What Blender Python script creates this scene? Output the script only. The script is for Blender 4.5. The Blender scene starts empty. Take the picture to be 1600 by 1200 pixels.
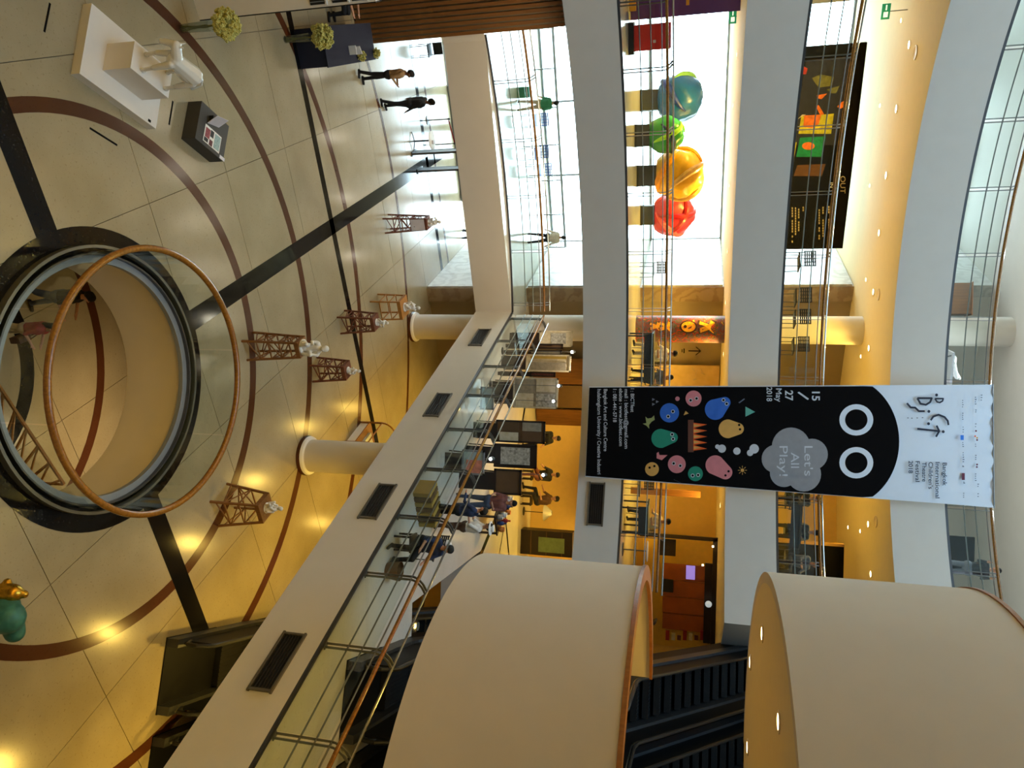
import bpy, bmesh, math, random
from math import sin, cos, pi, radians, hypot, atan2, sqrt
from mathutils import Vector, Matrix
sc = bpy.context.scene
col = sc.collection
rnd = random.Random(7)

# ---------------------------------------------------------------- camera (portrait shot stored on its side)
FPX, TILT, ROLL, CAMZ = 1158.58, .240884, .027236, 9.8
cd = bpy.data.cameras.new('camera'); cam = bpy.data.objects.new('camera', cd); col.objects.link(cam)
cd.sensor_fit = 'HORIZONTAL'; cd.sensor_width = 36; cd.lens = FPX / 1600 * 36
cd.clip_start = .05; cd.clip_end = 400
_x = Vector((-sin(ROLL), cos(ROLL) * sin(TILT), cos(ROLL) * cos(TILT)))
_y = -Vector((cos(ROLL), sin(ROLL) * sin(TILT), sin(ROLL) * cos(TILT)))
_z = -Vector((0, cos(TILT), -sin(TILT)))
cam.matrix_world = Matrix(((_x.x, _y.x, _z.x, 0), (_x.y, _y.y, _z.y, 0), (_x.z, _y.z, _z.z, CAMZ), (0, 0, 0, 1)))
sc.camera = cam

# ---------------------------------------------------------------- world, daylight, exposure
wd = bpy.data.worlds.new('sky'); sc.world = wd; wd.use_nodes = True
wn = wd.node_tree.nodes; wl = wd.node_tree.links; wn.clear()
_o = wn.new('ShaderNodeOutputWorld'); _b = wn.new('ShaderNodeBackground')
_b.inputs[0].default_value = (.74, .89, 1, 1); _b.inputs[1].default_value = 16
wl.new(_b.outputs[0], _o.inputs[0])
sc.view_settings.view_transform = 'Standard'; sc.view_settings.look = 'None'
sc.view_settings.exposure = 0.0; sc.view_settings.gamma = 1
sc.view_settings.use_curve_mapping = False
sc.cycles.use_denoising = True
sc.cycles.max_bounces = 8; sc.cycles.diffuse_bounces = 4; sc.cycles.glossy_bounces = 3
sc.cycles.use_adaptive_sampling = True; sc.cycles.adaptive_threshold = .04; sc.cycles.adaptive_min_samples = 16
sc.cycles.transparent_max_bounces = 24; sc.cycles.caustics_reflective = False; sc.cycles.caustics_refractive = False
sc.cycles.sample_clamp_indirect = 6
def area(name, loc, size, power, color, rot=(0, 0, 0), shape='DISK', sy=None):
    l = bpy.data.lights.new(name, 'AREA'); l.shape = shape; l.size = size
    if sy: l.size_y = sy
    l.energy = power; l.color = color
    o = bpy.data.objects.new(name, l); o.location = loc; o.rotation_euler = rot; col.objects.link(o); return o
CX, CY = .12, 10.64                                   # axis of the round atrium
area('skylight_daylight', (CX, CY, 25.6), 12, 2100, (.44, .72, 1))

# ---------------------------------------------------------------- helpers
F = (0, 3.81, 7.89, 11.99, 16.05, 20.1)               # floor levels
B = (None, 2.56, 6.67, 10.7, 14.78, 18.85)            # undersides of the slabs
ANG = radians(118.4)                                  # the building axis, towards the entrance
E1 = Vector((cos(ANG), sin(ANG))); E2 = Vector((sin(ANG), -cos(ANG)))
RZ = ANG - pi / 2
def W(s, t, z=0.):                                    # s along the entrance axis, t across it
    return Vector((CX + s * E1.x + t * E2.x, CY + s * E1.y + t * E2.y, z))
def ray(px, py):
    a = (py - 600) / FPX; b = (px - 800) / FPX
    a2 = a * cos(ROLL) - b * sin(ROLL); b2 = a * sin(ROLL) + b * cos(ROLL)
    return Vector((a2, cos(TILT) + b2 * sin(TILT), -sin(TILT) + b2 * cos(TILT)))
def P(px, py, z=0.):                                  # photo point on the level z
    r = ray(px, py); r = r * ((z - CAMZ) / r.z); return Vector((r.x, r.y, z))
def PY(px, py, Y):                                    # photo point on the upright plane y = Y
    r = ray(px, py); r = r * (Y / r.y); return Vector((r.x, r.y, r.z + CAMZ))
def PT(px, py, t):                                    # photo point on the upright plane t = const
    r = ray(px, py); k = (t + CX * E2.x + CY * E2.y) / (r.x * E2.x + r.y * E2.y); r = r * k; return Vector((r.x, r.y, r.z + CAMZ))
def PS(px, py, s):                                    # photo point on the upright plane s = const
    r = ray(px, py); k = (s + CX * E1.x + CY * E1.y) / (r.x * E1.x + r.y * E1.y); r = r * k; return Vector((r.x, r.y, r.z + CAMZ))
def hz(px, py, q):                                    # height of a photo point above the ground spot q
    r = ray(px, py); return CAMZ + r.z * hypot(q[0], q[1]) / hypot(r.x, r.y)

class MB:
    def __init__(s): s.v = []; s.f = []; s.m = []; s.k = 0
    def add(s, vs, fs):
        n = len(s.v); s.v += [tuple(v) for v in vs]; s.f += [tuple(i + n for i in f) for f in fs]; s.m += [s.k] * len(fs); return s
    def boxm(s, M, x, y, z):
        vs = [M @ Vector((a * x / 2, b * y / 2, c * z / 2)) for a in (-1, 1) for b in (-1, 1) for c in (-1, 1)]
        return s.add(vs, [(0, 1, 3, 2), (4, 6, 7, 5), (0, 4, 5, 1), (2, 3, 7, 6), (0, 2, 6, 4), (1, 5, 7, 3)])
    def box(s, c, size, rz=0.):
        return s.boxm(Matrix.Translation(Vector(c)) @ Matrix.Rotation(rz, 4, 'Z'), *size)
    def bar(s, p, q, w, h=None, up=(0, 0, 1)):
        p = Vector(p); q = Vector(q); d = q - p; L = d.length; d.normalize(); up = Vector(up)
        if abs(d.dot(up)) > .98: up = Vector((1, 0, 0)) if abs(d.x) < .9 else Vector((0, 1, 0))
        x = d.cross(up).normalized(); y = x.cross(d)
        M = Matrix(((x.x, d.x, y.x, 0), (x.y, d.y, y.y, 0), (x.z, d.z, y.z, 0), (0, 0, 0, 1)))
        return s.boxm(Matrix.Translation((p + q) / 2) @ M, w, L, h or w)
    def tube(s, pts, r, n=8, closed=False, caps=True):
        pts = [Vector(p) for p in pts]; N = len(pts); R = r if isinstance(r, (list, tuple)) else [r] * N
        vs = []; ref = None
        for i, p in enumerate(pts):
            a = pts[i - 1] if (i or closed) else p; b = pts[(i + 1) % N] if (i < N - 1 or closed) else p
            d = (b - a).normalized()
            if ref is None or abs(ref.dot(d)) > .95: ref = Vector((0, 0, 1)) if abs(d.z) < .9 else Vector((1, 0, 0))
            x = d.cross(ref).normalized(); y = x.cross(d); ref = y
            vs += [p + (x * cos(2 * pi * j / n) + y * sin(2 * pi * j / n)) * R[i] for j in range(n)]
        fs = []
        for i in range(N if closed else N - 1):
            k = (i + 1) % N
            fs += [(i * n + j, i * n + (j + 1) % n, k * n + (j + 1) % n, k * n + j) for j in range(n)]
        if caps and not closed: fs += [tuple(reversed(range(n))), tuple(range((N - 1) * n, N * n))]
        return s.add(vs, fs)
    def lathe(s, prof, n=24, c=(0, 0, 0), M=None):
        vs = []
        for r, z in prof:
            for j in range(n):
                v = Vector((r * cos(2 * pi * j / n), r * sin(2 * pi * j / n), z)); v = (M @ v) if M else v
                vs.append(v + Vector(c))
        fs = []
        for i in range(len(prof) - 1):
            fs += [(i * n + j, i * n + (j + 1) % n, (i + 1) * n + (j + 1) % n, (i + 1) * n + j) for j in range(n)]
        if prof[0][0] > 1e-6: fs.append(tuple(reversed(range(n))))
        if prof[-1][0] > 1e-6: fs.append(tuple(range((len(prof) - 1) * n, len(prof) * n)))
        return s.add(vs, fs)
    def prism(s, poly, z0, z1):
        n = len(poly); vs = [(p[0], p[1], z0) for p in poly] + [(p[0], p[1], z1) for p in poly]
        fs = [tuple(reversed(range(n))), tuple(range(n, 2 * n))] + [(i, (i + 1) % n, n + (i + 1) % n, n + i) for i in range(n)]
        return s.add(vs, fs)
    def arc(s, R0, R1, z0, z1, a0, a1, n=24, c=(0, 0), topm=None, botm=None):      # curved block, angles in degrees
        full = abs(a1 - a0) >= 359.9; m = n if full else n + 1; vs = []
        for i in range(m):
            a = radians(a0 + (a1 - a0) * i / n)
            for R, z in ((R0, z0), (R1, z0), (R1, z1), (R0, z1)): vs.append((c[0] + R * cos(a), c[1] + R * sin(a), z))
        k0 = s.k; base = len(s.v); s.v += [tuple(v) for v in vs]
        for i in range(n):
            a, b = i * 4 + base, ((i + 1) % m) * 4 + base
            for j in range(4):
                s.f.append((a + j, a + (j + 1) % 4, b + (j + 1) % 4, b + j)); s.m.append(topm if (topm is not None and j == 2) else botm if (botm is not None and j == 0) else k0)
        if not full:
            s.f += [(base, base + 3, base + 2, base + 1), tuple(base + (m - 1) * 4 + j for j in range(4))]; s.m += [k0, k0]
        return s
    def ball(s, c, r, nu=12, nv=8, sc=(1, 1, 1), M=None):
        vs = []; fs = []
        for i in range(nv + 1):
            for j in range(nu):
                th = pi * i / nv; ph = 2 * pi * j / nu
                v = Vector((r * sc[0] * sin(th) * cos(ph), r * sc[1] * sin(th) * sin(ph), r * sc[2] * cos(th)))
                vs.append((M @ v if M else v) + Vector(c))
        for i in range(nv):
            fs += [(i * nu + j, (i + 1) * nu + j, (i + 1) * nu + (j + 1) % nu, i * nu + (j + 1) % nu) for j in range(nu)]
        return s.add(vs, fs)
    def mesh(s, name, mats):
        me = bpy.data.meshes.new(name); me.from_pydata(s.v, [], s.f)
        for m in (mats if isinstance(mats, (list, tuple)) else [mats]): me.materials.append(M[m])
        if any(s.m): me.polygons.foreach_set('material_index', s.m)
        b = bmesh.new(); b.from_mesh(me); bmesh.ops.recalc_face_normals(b, faces=b.faces); b.to_mesh(me); b.free()
        return me
    def build(s, name, mats, parent=None, smooth=False):
        me = s.mesh(name, mats)
        if smooth: smooth_mesh(me)
        return link(name, me, parent)
def smooth_mesh(me, deg=40):
    for p in me.polygons: p.use_smooth = True
    try: me.set_sharp_from_angle(angle=radians(deg))
    except Exception: pass
def link(name, me, parent=None):
    o = bpy.data.objects.new(name, me); col.objects.link(o)
    if parent: o.parent = parent
    return o
def tag(o, label, cat, group=None, kind=None):
    if label: o['label'] = label
    if cat: o['category'] = cat
    if group: o['group'] = group
    if kind: o['kind'] = kind
    return o
def empty(name, loc=(0, 0, 0), rz=0., label=None, cat=None, group=None, kind=None):
    o = bpy.data.objects.new(name, None); o.empty_display_size = .1; col.objects.link(o)
    o.location = loc; o.rotation_euler = (0, 0, rz); return tag(o, label, cat, group, kind)
def struct(o): o['kind'] = 'structure'; return o
def clone(root, loc, rz=None, label=None, group=None, scale=None):
    r = root.copy(); col.objects.link(r); r.location = loc
    if rz is not None: r.rotation_euler = (0, 0, rz)
    if scale: r.scale = scale
    if label: r['label'] = label
    if group: r['group'] = group
    for ch in list(root.children):
        c = ch.copy(); col.objects.link(c); c.parent = r
        for g in list(ch.children):
            d = g.copy(); col.objects.link(d); d.parent = c
    return r
def one(name, mb, mats, label, cat, group=None, smooth=False): return tag(mb.build(name, mats, None, smooth), label, cat, group)

# ---------------------------------------------------------------- materials
M = {}
def srgb(r, g, b): return tuple(((c / 255) / 12.92 if c / 255 <= .04045 else ((c / 255 + .055) / 1.055) ** 2.4) for c in (r, g, b)) + (1,)
def mat(name, rgb, rough=.6, metal=0., var=.06, scale=6., bump=0., emit=0., spec=.5, rgb2=None, coat=0., ecol=None):
    m = bpy.data.materials.new(name); m.use_nodes = True; nt = m.node_tree; b = nt.nodes['Principled BSDF']
    c = srgb(*rgb); b.inputs['Roughness'].default_value = rough; b.inputs['Metallic'].default_value = metal
    b.inputs['Specular IOR Level'].default_value = spec; b.inputs['Coat Weight'].default_value = coat
    tc = nt.nodes.new('ShaderNodeTexCoord'); no = nt.nodes.new('ShaderNodeTexNoise'); no.inputs['Scale'].default_value = scale; no.inputs['Detail'].default_value = 5
    nt.links.new(tc.outputs['Object'], no.inputs['Vector'])
    cr = nt.nodes.new('ShaderNodeValToRGB'); cr.color_ramp.elements[0].position = .3; cr.color_ramp.elements[1].position = .7
    d = srgb(*rgb2) if rgb2 else tuple(min(1, x * (1 + var)) for x in c[:3]) + (1,)
    cr.color_ramp.elements[0].color = tuple(x * (1 - var) for x in c[:3]) + (1,) if not rgb2 else c
    cr.color_ramp.elements[1].color = d
    nt.links.new(no.outputs[0], cr.inputs[0]); nt.links.new(cr.outputs[0], b.inputs['Base Color'])
    if bump:
        bp = nt.nodes.new('ShaderNodeBump'); bp.inputs['Strength'].default_value = bump; bp.inputs['Distance'].default_value = .02
        nt.links.new(no.outputs[0], bp.inputs['Height']); nt.links.new(bp.outputs[0], b.inputs['Normal'])
    if emit:
        b.inputs['Emission Color'].default_value = srgb(*(ecol or rgb)); b.inputs['Emission Strength'].default_value = emit
    M[name] = m; return m
def glass(name, tint, refl=.06, rough=.02):
    m = bpy.data.materials.new(name); m.use_nodes = True; nt = m.node_tree; nt.nodes.clear()
    o = nt.nodes.new('ShaderNodeOutputMaterial'); mx = nt.nodes.new('ShaderNodeMixShader'); t = nt.nodes.new('ShaderNodeBsdfTransparent'); g = nt.nodes.new('ShaderNodeBsdfGlossy')
    lw = nt.nodes.new('ShaderNodeLayerWeight'); lw.inputs[0].default_value = .5
    pw = nt.nodes.new('ShaderNodeMath'); pw.operation = 'POWER'; pw.inputs[1].default_value = 4
    fr = nt.nodes.new('ShaderNodeMath'); fr.operation = 'MULTIPLY_ADD'; fr.inputs[1].default_value = .55; fr.inputs[2].default_value = refl * .5
    nt.links.new(lw.outputs['Facing'], pw.inputs[0]); nt.links.new(pw.outputs[0], fr.inputs[0])
    t.inputs[0].default_value = srgb(*tint); g.inputs['Roughness'].default_value = rough; g.inputs[0].default_value = (.9, .95, .95, 1)
    nt.links.new(fr.outputs[0], mx.inputs[0]); nt.links.new(t.outputs[0], mx.inputs[1]); nt.links.new(g.outputs[0], mx.inputs[2]); nt.links.new(mx.outputs[0], o.inputs[0])
    M[name] = m
def terrazzo(name, c1, c2, c3, rough=.12, spec=.5):
    m = bpy.data.materials.new(name); m.use_nodes = True; nt = m.node_tree; N = nt.nodes; L = nt.links; b = N['Principled BSDF']
    tc = N.new('ShaderNodeTexCoord')
    n1 = N.new('ShaderNodeTexNoise'); n1.inputs['Scale'].default_value = .9; n1.inputs['Detail'].default_value = 6
    v = N.new('ShaderNodeTexVoronoi'); v.inputs['Scale'].default_value = 55
    n2 = N.new('ShaderNodeTexNoise'); n2.inputs['Scale'].default_value = 22; n2.inputs['Detail'].default_value = 4
    for n in (n1, v, n2): L.new(tc.outputs['Object'], n.inputs['Vector'])
    r1 = N.new('ShaderNodeValToRGB'); r1.color_ramp.elements[0].position = .35; r1.color_ramp.elements[1].position = .7
    r1.color_ramp.elements[0].color = srgb(*c1); r1.color_ramp.elements[1].color = srgb(*c2)
    r2 = N.new('ShaderNodeValToRGB'); r2.color_ramp.elements[0].position = .60; r2.color_ramp.elements[1].position = .72
    r2.color_ramp.elements[0].color = (0, 0, 0, 1); r2.color_ramp.elements[1].color = (.55, .55, .55, 1)
    mx = N.new('ShaderNodeMix'); mx.data_type = 'RGBA'; mx.inputs[7].default_value = srgb(*c3)
    L.new(n1.outputs[0], r1.inputs[0]); L.new(n2.outputs[0], r2.inputs[0]); L.new(r2.outputs[0], mx.inputs[0]); L.new(r1.outputs[0], mx.inputs[6]); L.new(mx.outputs[2], b.inputs['Base Color'])
    b.inputs['Roughness'].default_value = rough; b.inputs['Specular IOR Level'].default_value = spec
    M[name] = m
def wood(name, c1, c2, rough=.35, scale=3., stretch=(1, 1, 12)):
    m = bpy.data.materials.new(name); m.use_nodes = True; nt = m.node_tree; N = nt.nodes; L = nt.links; b = N['Principled BSDF']
    tc = N.new('ShaderNodeTexCoord'); mp = N.new('ShaderNodeMapping'); mp.inputs['Scale'].default_value = tuple(1 / x * 6 for x in stretch)
    no = N.new('ShaderNodeTexNoise'); no.inputs['Scale'].default_value = scale; no.inputs['Detail'].default_value = 6; no.inputs['Distortion'].default_value = .6
    cr = N.new('ShaderNodeValToRGB'); cr.color_ramp.elements[0].position = .3; cr.color_ramp.elements[1].position = .72
    cr.color_ramp.elements[0].color = srgb(*c1); cr.color_ramp.elements[1].color = srgb(*c2)
    L.new(tc.outputs['Object'], mp.inputs[0]); L.new(mp.outputs[0], no.inputs['Vector']); L.new(no.outputs[0], cr.inputs[0]); L.new(cr.outputs[0], b.inputs['Base Color'])
    b.inputs['Roughness'].default_value = rough; M[name] = m
mat('plaster', (213, 206, 195), .75, var=.015, scale=2.5)
mat('drum_plaster', (212, 200, 180), .8, var=.02, scale=2.)
mat('ceiling_paint', (228, 210, 164), .85, var=.015)
terrazzo('terrazzo', (148, 135, 106), (163, 150, 121), (124, 108, 78), .22)
terrazzo('terrazzo_up', (200, 196, 186), (214, 210, 200), (180, 174, 160), .14)
terrazzo('granite_black', (15, 14, 14), (22, 21, 21), (32, 32, 33), .12, .2)
terrazzo('granite_brown', (72, 40, 23), (84, 48, 29), (58, 31, 17), .2, .3)
mat('joint', (120, 105, 80), .8)
mat('brown_wall', (144, 126, 98), .6, var=.05, scale=2)
mat('cream_wall', (228, 190, 110), .7, var=.03)
mat('wall_paint', (218, 212, 202), .8, var=.02)
mat('purple_wall', (88, 62, 160), .6, var=.03)
mat('steel', (118, 118, 114), .42, .6, var=.03)
mat('steel_dark', (92, 92, 94), .35, .8, var=.05)
mat('chrome', (160, 158, 154), .22, .9, var=.01)
mat('alu', (138, 143, 148), .5, .3, var=.02)
wood('rail_wood', (118, 74, 20), (150, 98, 30), .22, 4, (1, 1, 3))
wood('slat_wood', (102, 64, 22), (134, 86, 34), .5, 4, (1, 1, 14))
wood('cap_wood', (140, 84, 32), (166, 104, 46), .35)
glass('balustrade_glass', (245, 249, 247))
glass('facade_glass', (246, 252, 252))
mat('vent_dark', (42, 38, 34), .6)
mat('black', (16, 15, 15), .5)
mat('white', (232, 230, 226), .5, var=.01)
mat('lamp_warm', (255, 236, 190), .5, emit=14, ecol=(255, 226, 170))
mat('lamp_cool', (240, 246, 255), .5, emit=22)
# ================================================================ the setting
# ground floor: square slabs on the building axes, a round hole, ring and band inlays
g = empty('floor', (CX, CY, 0), RZ); struct(g)
# local axes of g: +y is the entrance direction (s), +x is t
base = MB().arc(2.12, 30, -.30, -.028, 0, 360, 96).build('sub_floor', 'joint', g)
J = [0, 2.4, 4.97, 7.54, 10.1, 12.7, 15.3, 17.9, 20.75]
Jt = [-x for x in reversed(J[1:6])] + J[:7]; Js = [-x for x in reversed(J[1:5])] + J
Jt[0] = -13.2
for i in range(len(Jt) - 1):
    for j in range(len(Js) - 1):
        x0, x1, y0, y1 = Jt[i], Jt[i + 1], Js[j], Js[j + 1]; gp = .006
        cx, cy = (x0 + x1) / 2, (y0 + y1) / 2
        if min(abs(x0), abs(x1)) == 0 and min(abs(y0), abs(y1)) == 0:      # the four slabs around the hole
            sx, sy = (1 if cx > 0 else -1), (1 if cy > 0 else -1); L = 2.4 - gp
            pts = [(2.2 * cos(a) * sx, 2.2 * sin(a) * sy) for a in [pi / 2 * k / 12 for k in range(13)]] + [(gp * sx, L * sy), (L * sx, L * sy), (L * sx, gp * sy)]
            if sx * sy < 0: pts.reverse()
            MB().prism(pts, -.03, 0).build('floor_slab', 'terrazzo', g)
        else:
            MB().prism([(x0 + gp, y0 + gp), (x1 - gp, y0 + gp), (x1 - gp, y1 - gp), (x0 + gp, y1 - gp)], -.03, 0).build('floor_slab', 'terrazzo', g)
for r0, r1 in ((4.30, 4.53), (6.87, 7.10), (9.97, 10.19), (13.80, 13.96)):
    MB().arc(r0, r1, -.01, .004, 0, 360, 120).build('inlay_ring', 'granite_brown', g)
MB().arc(2.10, 2.57, -.01, .007, 0, 360, 96).build('inlay_ring', 'granite_black', g)
for x, y, sx, sy in ((0, 11.4, .42, 17.8), (7.6, 0, 10.2, .42), (-7.6, 0, 10.2, .42), (0, 9.1, 26, .24), (0, 17.25, 20, .26)):
    MB().box((x, y, -.002), (sx, sy, .014)).build('inlay_band', 'granite_black', g)
MB().box((0, 18.1, -.002), (8.4, .14, .014)).build('inlay_band', 'granite_brown', g)
# basement seen through the hole
bs = struct(empty('floor_basement', (CX, CY, -4.15), RZ))
MB().arc(0, 9, -.2, -.03, 0, 360, 64).build('sub_floor', 'joint', bs)
for i in range(-4, 4):
    for j in range(-4, 4):
        MB().box((i * 2.45 + 1.22, j * 2.45 + 1.22, -.015), (2.438, 2.438, .03)).build('floor_slab', 'terrazzo', bs)
MB().arc(2.22, 2.55, -.01, .006, 0, 360, 80).build('inlay_ring', 'granite_black', bs)
MB().arc(4.30, 4.53, -.01, .006, 0, 360, 80).build('inlay_ring', 'granite_brown', bs)
struct(MB().arc(2.10, 2.16, -1.36, -.03, 0, 360, 96).build('wall_floor_opening', 'drum_plaster', None, True)).location = (CX, CY, 0)
struct(MB().arc(2.14, 9, -1.40, -1.34, 0, 360, 64).build('ceiling_basement', 'ceiling_paint')).location = (CX, CY, 0)
struct(MB().arc(8.8, 9, -4.15, -1.36, 0, 360, 48).build('wall_basement', 'cream_wall')).location = (CX, CY, 0)

# upper floors
R1, R2 = 13.64, 10.6
def ring_floor(n, R, a0, a1, out=24.):
    mb = MB(); mb.arc(R, out, B[n], F[n], a0, a1, 90, topm=1, botm=2)
    o = mb.build('floor_%d' % n, ['plaster', 'terrazzo_up', 'ceiling_paint']); o.location = (CX, CY, 0); struct(o); smooth_mesh(o.data, 30); return o
ring_floor(2, R2, 60, 278, 19.3); ring_floor(3, R2, 57, 278, 19.3); ring_floor(4, R2, 20, 278, 19.3)
o5 = ring_floor(5, R2, -180, 180, 24); o5.data.materials[2] = M['plaster']
# first floor: round edge on the left, straight edge on the right, open over the escalators
def polyslab(name, poly, z0, z1, mats=('plaster', 'terrazzo_up', 'ceiling_paint')):
    mb = MB(); n = len(poly); mb.prism(poly, z0, z1)
    mb.m[1] = 1; mb.m[0] = 2
    return struct(mb.build(name, list(mats)))
TE = 4.15                                             # straight edge at t = TE
sJ = sqrt(R1 ** 2 - TE ** 2); aJ = math.degrees(atan2(W(sJ, TE).y - CY, W(sJ, TE).x - CX))
arcp = [(CX + R1 * cos(radians(a)), CY + R1 * sin(radians(a))) for a in [aJ + (136.8 - aJ) * k / 30 for k in range(31)]]
outp = [(CX + 19.3 * cos(radians(a)), CY + 19.3 * sin(radians(a))) for a in [136.8 - (136.8 - aJ) * k / 30 for k in range(31)]]
polyslab('floor_1', outp + arcp, B[1], F[1])
mb = MB(); mb.arc(R1, 19.3, B[1], F[1], 174, 278, 40, topm=1, botm=2); o = struct(mb.build('floor_1_south_west', ['plaster', 'terrazzo_up', 'ceiling_paint'])); o.location = (CX, CY, 0)
WX0, WX1, WY0, WY1 = 4.95, 8.55, 15.6, 21.2           # escalator well
e0 = W(sJ, TE); e9 = W(-6, TE); eo = W(20, TE + 1)
def tline(y): s = (y - CY - TE * E2.y) / E1.y; return W(s, TE).x
polyslab('floor_1_east', [(tline(WY1), WY1), (WX0, WY1), (WX1, WY1), (20, WY1), (20, 29), (outp[-1][0], 29.2), outp[-1], tuple(e0.xy)], B[1], F[1])
polyslab('floor_1_walk', [(tline(WY0), WY0), (WX0, WY0), (WX0, WY1), (tline(WY1), WY1)], B[1], F[1])
polyslab('floor_1_south', [tuple(e9.xy), (20, e9.y), (20, WY0), (WX0, WY0), (tline(WY0), WY0)], B[1], F[1])
polyslab('floor_1_far', [(WX1, WY0), (20, WY0), (20, WY1), (WX1, WY1)], B[1], F[1])

# walls
def wallq(name, p, q, z0, z1, m='wall_paint', th=.2):
    p = Vector(p).to_3d(); q = Vector(q).to_3d(); d = (q - p).normalized(); n = Vector((d.y, -d.x, 0)) * th
    return struct(MB().prism([(p.x, p.y), (q.x, q.y), (q.x - n.x, q.y - n.y), (p.x - n.x, p.y - n.y)], z0, z1).build(name, m))
TOP = 18.85
MT = (178, 172, 164)
def marble(name, c1, c2):
    m = bpy.data.materials.new(name); m.use_nodes = True; nt = m.node_tree; N = nt.nodes; L = nt.links; b = N['Principled BSDF']
    tc = N.new('ShaderNodeTexCoord'); wv = N.new('ShaderNodeTexWave'); wv.inputs['Scale'].default_value = .8; wv.inputs['Distortion'].default_value = 22; wv.inputs['Detail'].default_value = 8; wv.bands_direction = 'DIAGONAL'
    cr = N.new('ShaderNodeValToRGB'); cr.color_ramp.elements[0].position = .35; cr.color_ramp.elements[1].position = .9; cr.color_ramp.elements[0].color = srgb(*c2); cr.color_ramp.elements[1].color = srgb(*c1)
    L.new(tc.outputs['Object'], wv.inputs['Vector']); L.new(wv.outputs[0], cr.inputs[0]); L.new(cr.outputs[0], b.inputs['Base Color']); b.inputs['Roughness'].default_value = .3; M[name] = m
marble('marble', (186, 181, 174), (204, 200, 193)); marble('marble_brown', (136, 114, 88), (154, 134, 106))
# right reveal of the entrance bay, clad in marble slabs
wr = wallq('wall_entrance_right', W(15.4, 4.2), W(20.8, 4.2), 0, TOP, 'marble', -.4)
for k in range(4):
    for z0, z1 in ((0, 2.52), (3.85, 6.63), (7.93, 10.66), (12.03, 14.74)):
        mb = MB(); a = W(15.42 + k * 1.35, 4.17); b2 = W(15.42 + (k + 1) * 1.35 - .015, 4.17)
        mb.bar((a.x, a.y, (z0 + z1) / 2), (b2.x, b2.y, (z0 + z1) / 2), .05, z1 - z0 - .02).build('marble_slab', 'marble', wr)
for z0, z1 in ((0, 2.55), (3.81, 6.66), (7.89, 10.69), (11.99, 14.77)):
    a, b2 = W(15.36, 4.2, (z0 + z1) / 2), W(15.36, 4.72, (z0 + z1) / 2)
    MB().bar(a, b2, .06, z1 - z0).build('marble_edge', 'marble_brown', wr)
wallq('wall_north', W(15.45, 4.6), W(15.6, 9.6), 0, 14.78, 'brown_wall', .3)
wallq('wall_north_upper', W(15.45, 4.6), W(15.6, 9.6), F[4], TOP, 'wall_paint', .3)
pl = [W(15.6, 9.6).xy, Vector((7.2, 27.9)), Vector((13.4, 24.4)), Vector((17.2, 17.)), Vector((17.6, 4.)), Vector((14, -6)), Vector((4, -9.5)), Vector((-6, -8.5)), Vector((-13.6, -2)), Vector((-17.6, 6)), W(12.9, -10.5).xy]
nm = ['wall_cafe', 'wall_shop', 'wall_east', 'wall_south_east', 'wall_south_right', 'wall_south', 'wall_south_left', 'wall_south_west', 'wall_west', 'wall_west_end']
for i in range(len(pl) - 1):
    wallq(nm[i], pl[i], pl[i + 1], 0, 15.4 if i < 3 else 26, 'cream_wall' if i < 3 else 'wall_paint', -.3)
    if i < 3: wallq(nm[i] + '_upper', pl[i], pl[i + 1], 15.4, 26, 'wall_paint', -.3)
# left wall with vertical timber slats, the purple wall above, and the left reveal
wl_ = wallq('wall_slatted', W(12.98, -10.6), W(12.98, -4.3), 0, B[2], 'brown_wall', .3)
smesh = MB().box((0, 0, B[2] / 2), (.085, .07, B[2] - .02)).mesh('slat', 'slat_wood')
for k in range(46):
    o = link('slat', smesh, wl_); p = W(12.9, -4.35 - k * .135); o.location = (p.x, p.y, 0); o.rotation_euler = (0, 0, RZ)
wallq('wall_purple', W(12.95, -10.6), W(12.95, -4.3), F[2], B[3], 'purple_wall', .3)
wallq('wall_left_upper', W(12.95, -10.6), W(12.95, -4.3), F[3], TOP, 'wall_paint', .3)
wallq('wall_entrance_left', W(13.0, -4.3), W(20.8, -4.3), 0, TOP, 'wall_paint', .3)
# roof with the round skylight over the atrium
struct(MB().arc(8.6, 30, 25.7, 26., 0, 360, 64).build('ceiling_roof', 'ceiling_paint')).location = (CX, CY, 0)
struct(MB().arc(8.6, 8.9, 20.1, 25.7, 0, 360, 64).build('wall_skylight', 'plaster', None, True)).location = (CX, CY, 0)
sk = struct(empty('window_skylight', (CX, CY, 25.95)))
for k in range(12): MB().bar((0, 0, 0), (8.7 * cos(k * pi / 6), 8.7 * sin(k * pi / 6), 0), .12, .1).build('glazing_bar', 'alu', sk)
for k in range(12):
    MB().prism([(0, 0)] + [(8.75 * cos(k * pi / 6 + j * pi / 24), 8.75 * sin(k * pi / 6 + j * pi / 24)) for j in range(5)], .06, .10).build('sky_block_pane', 'white', sk)  # opaque panes added to shut out the sky; the area lamp lights instead
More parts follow.
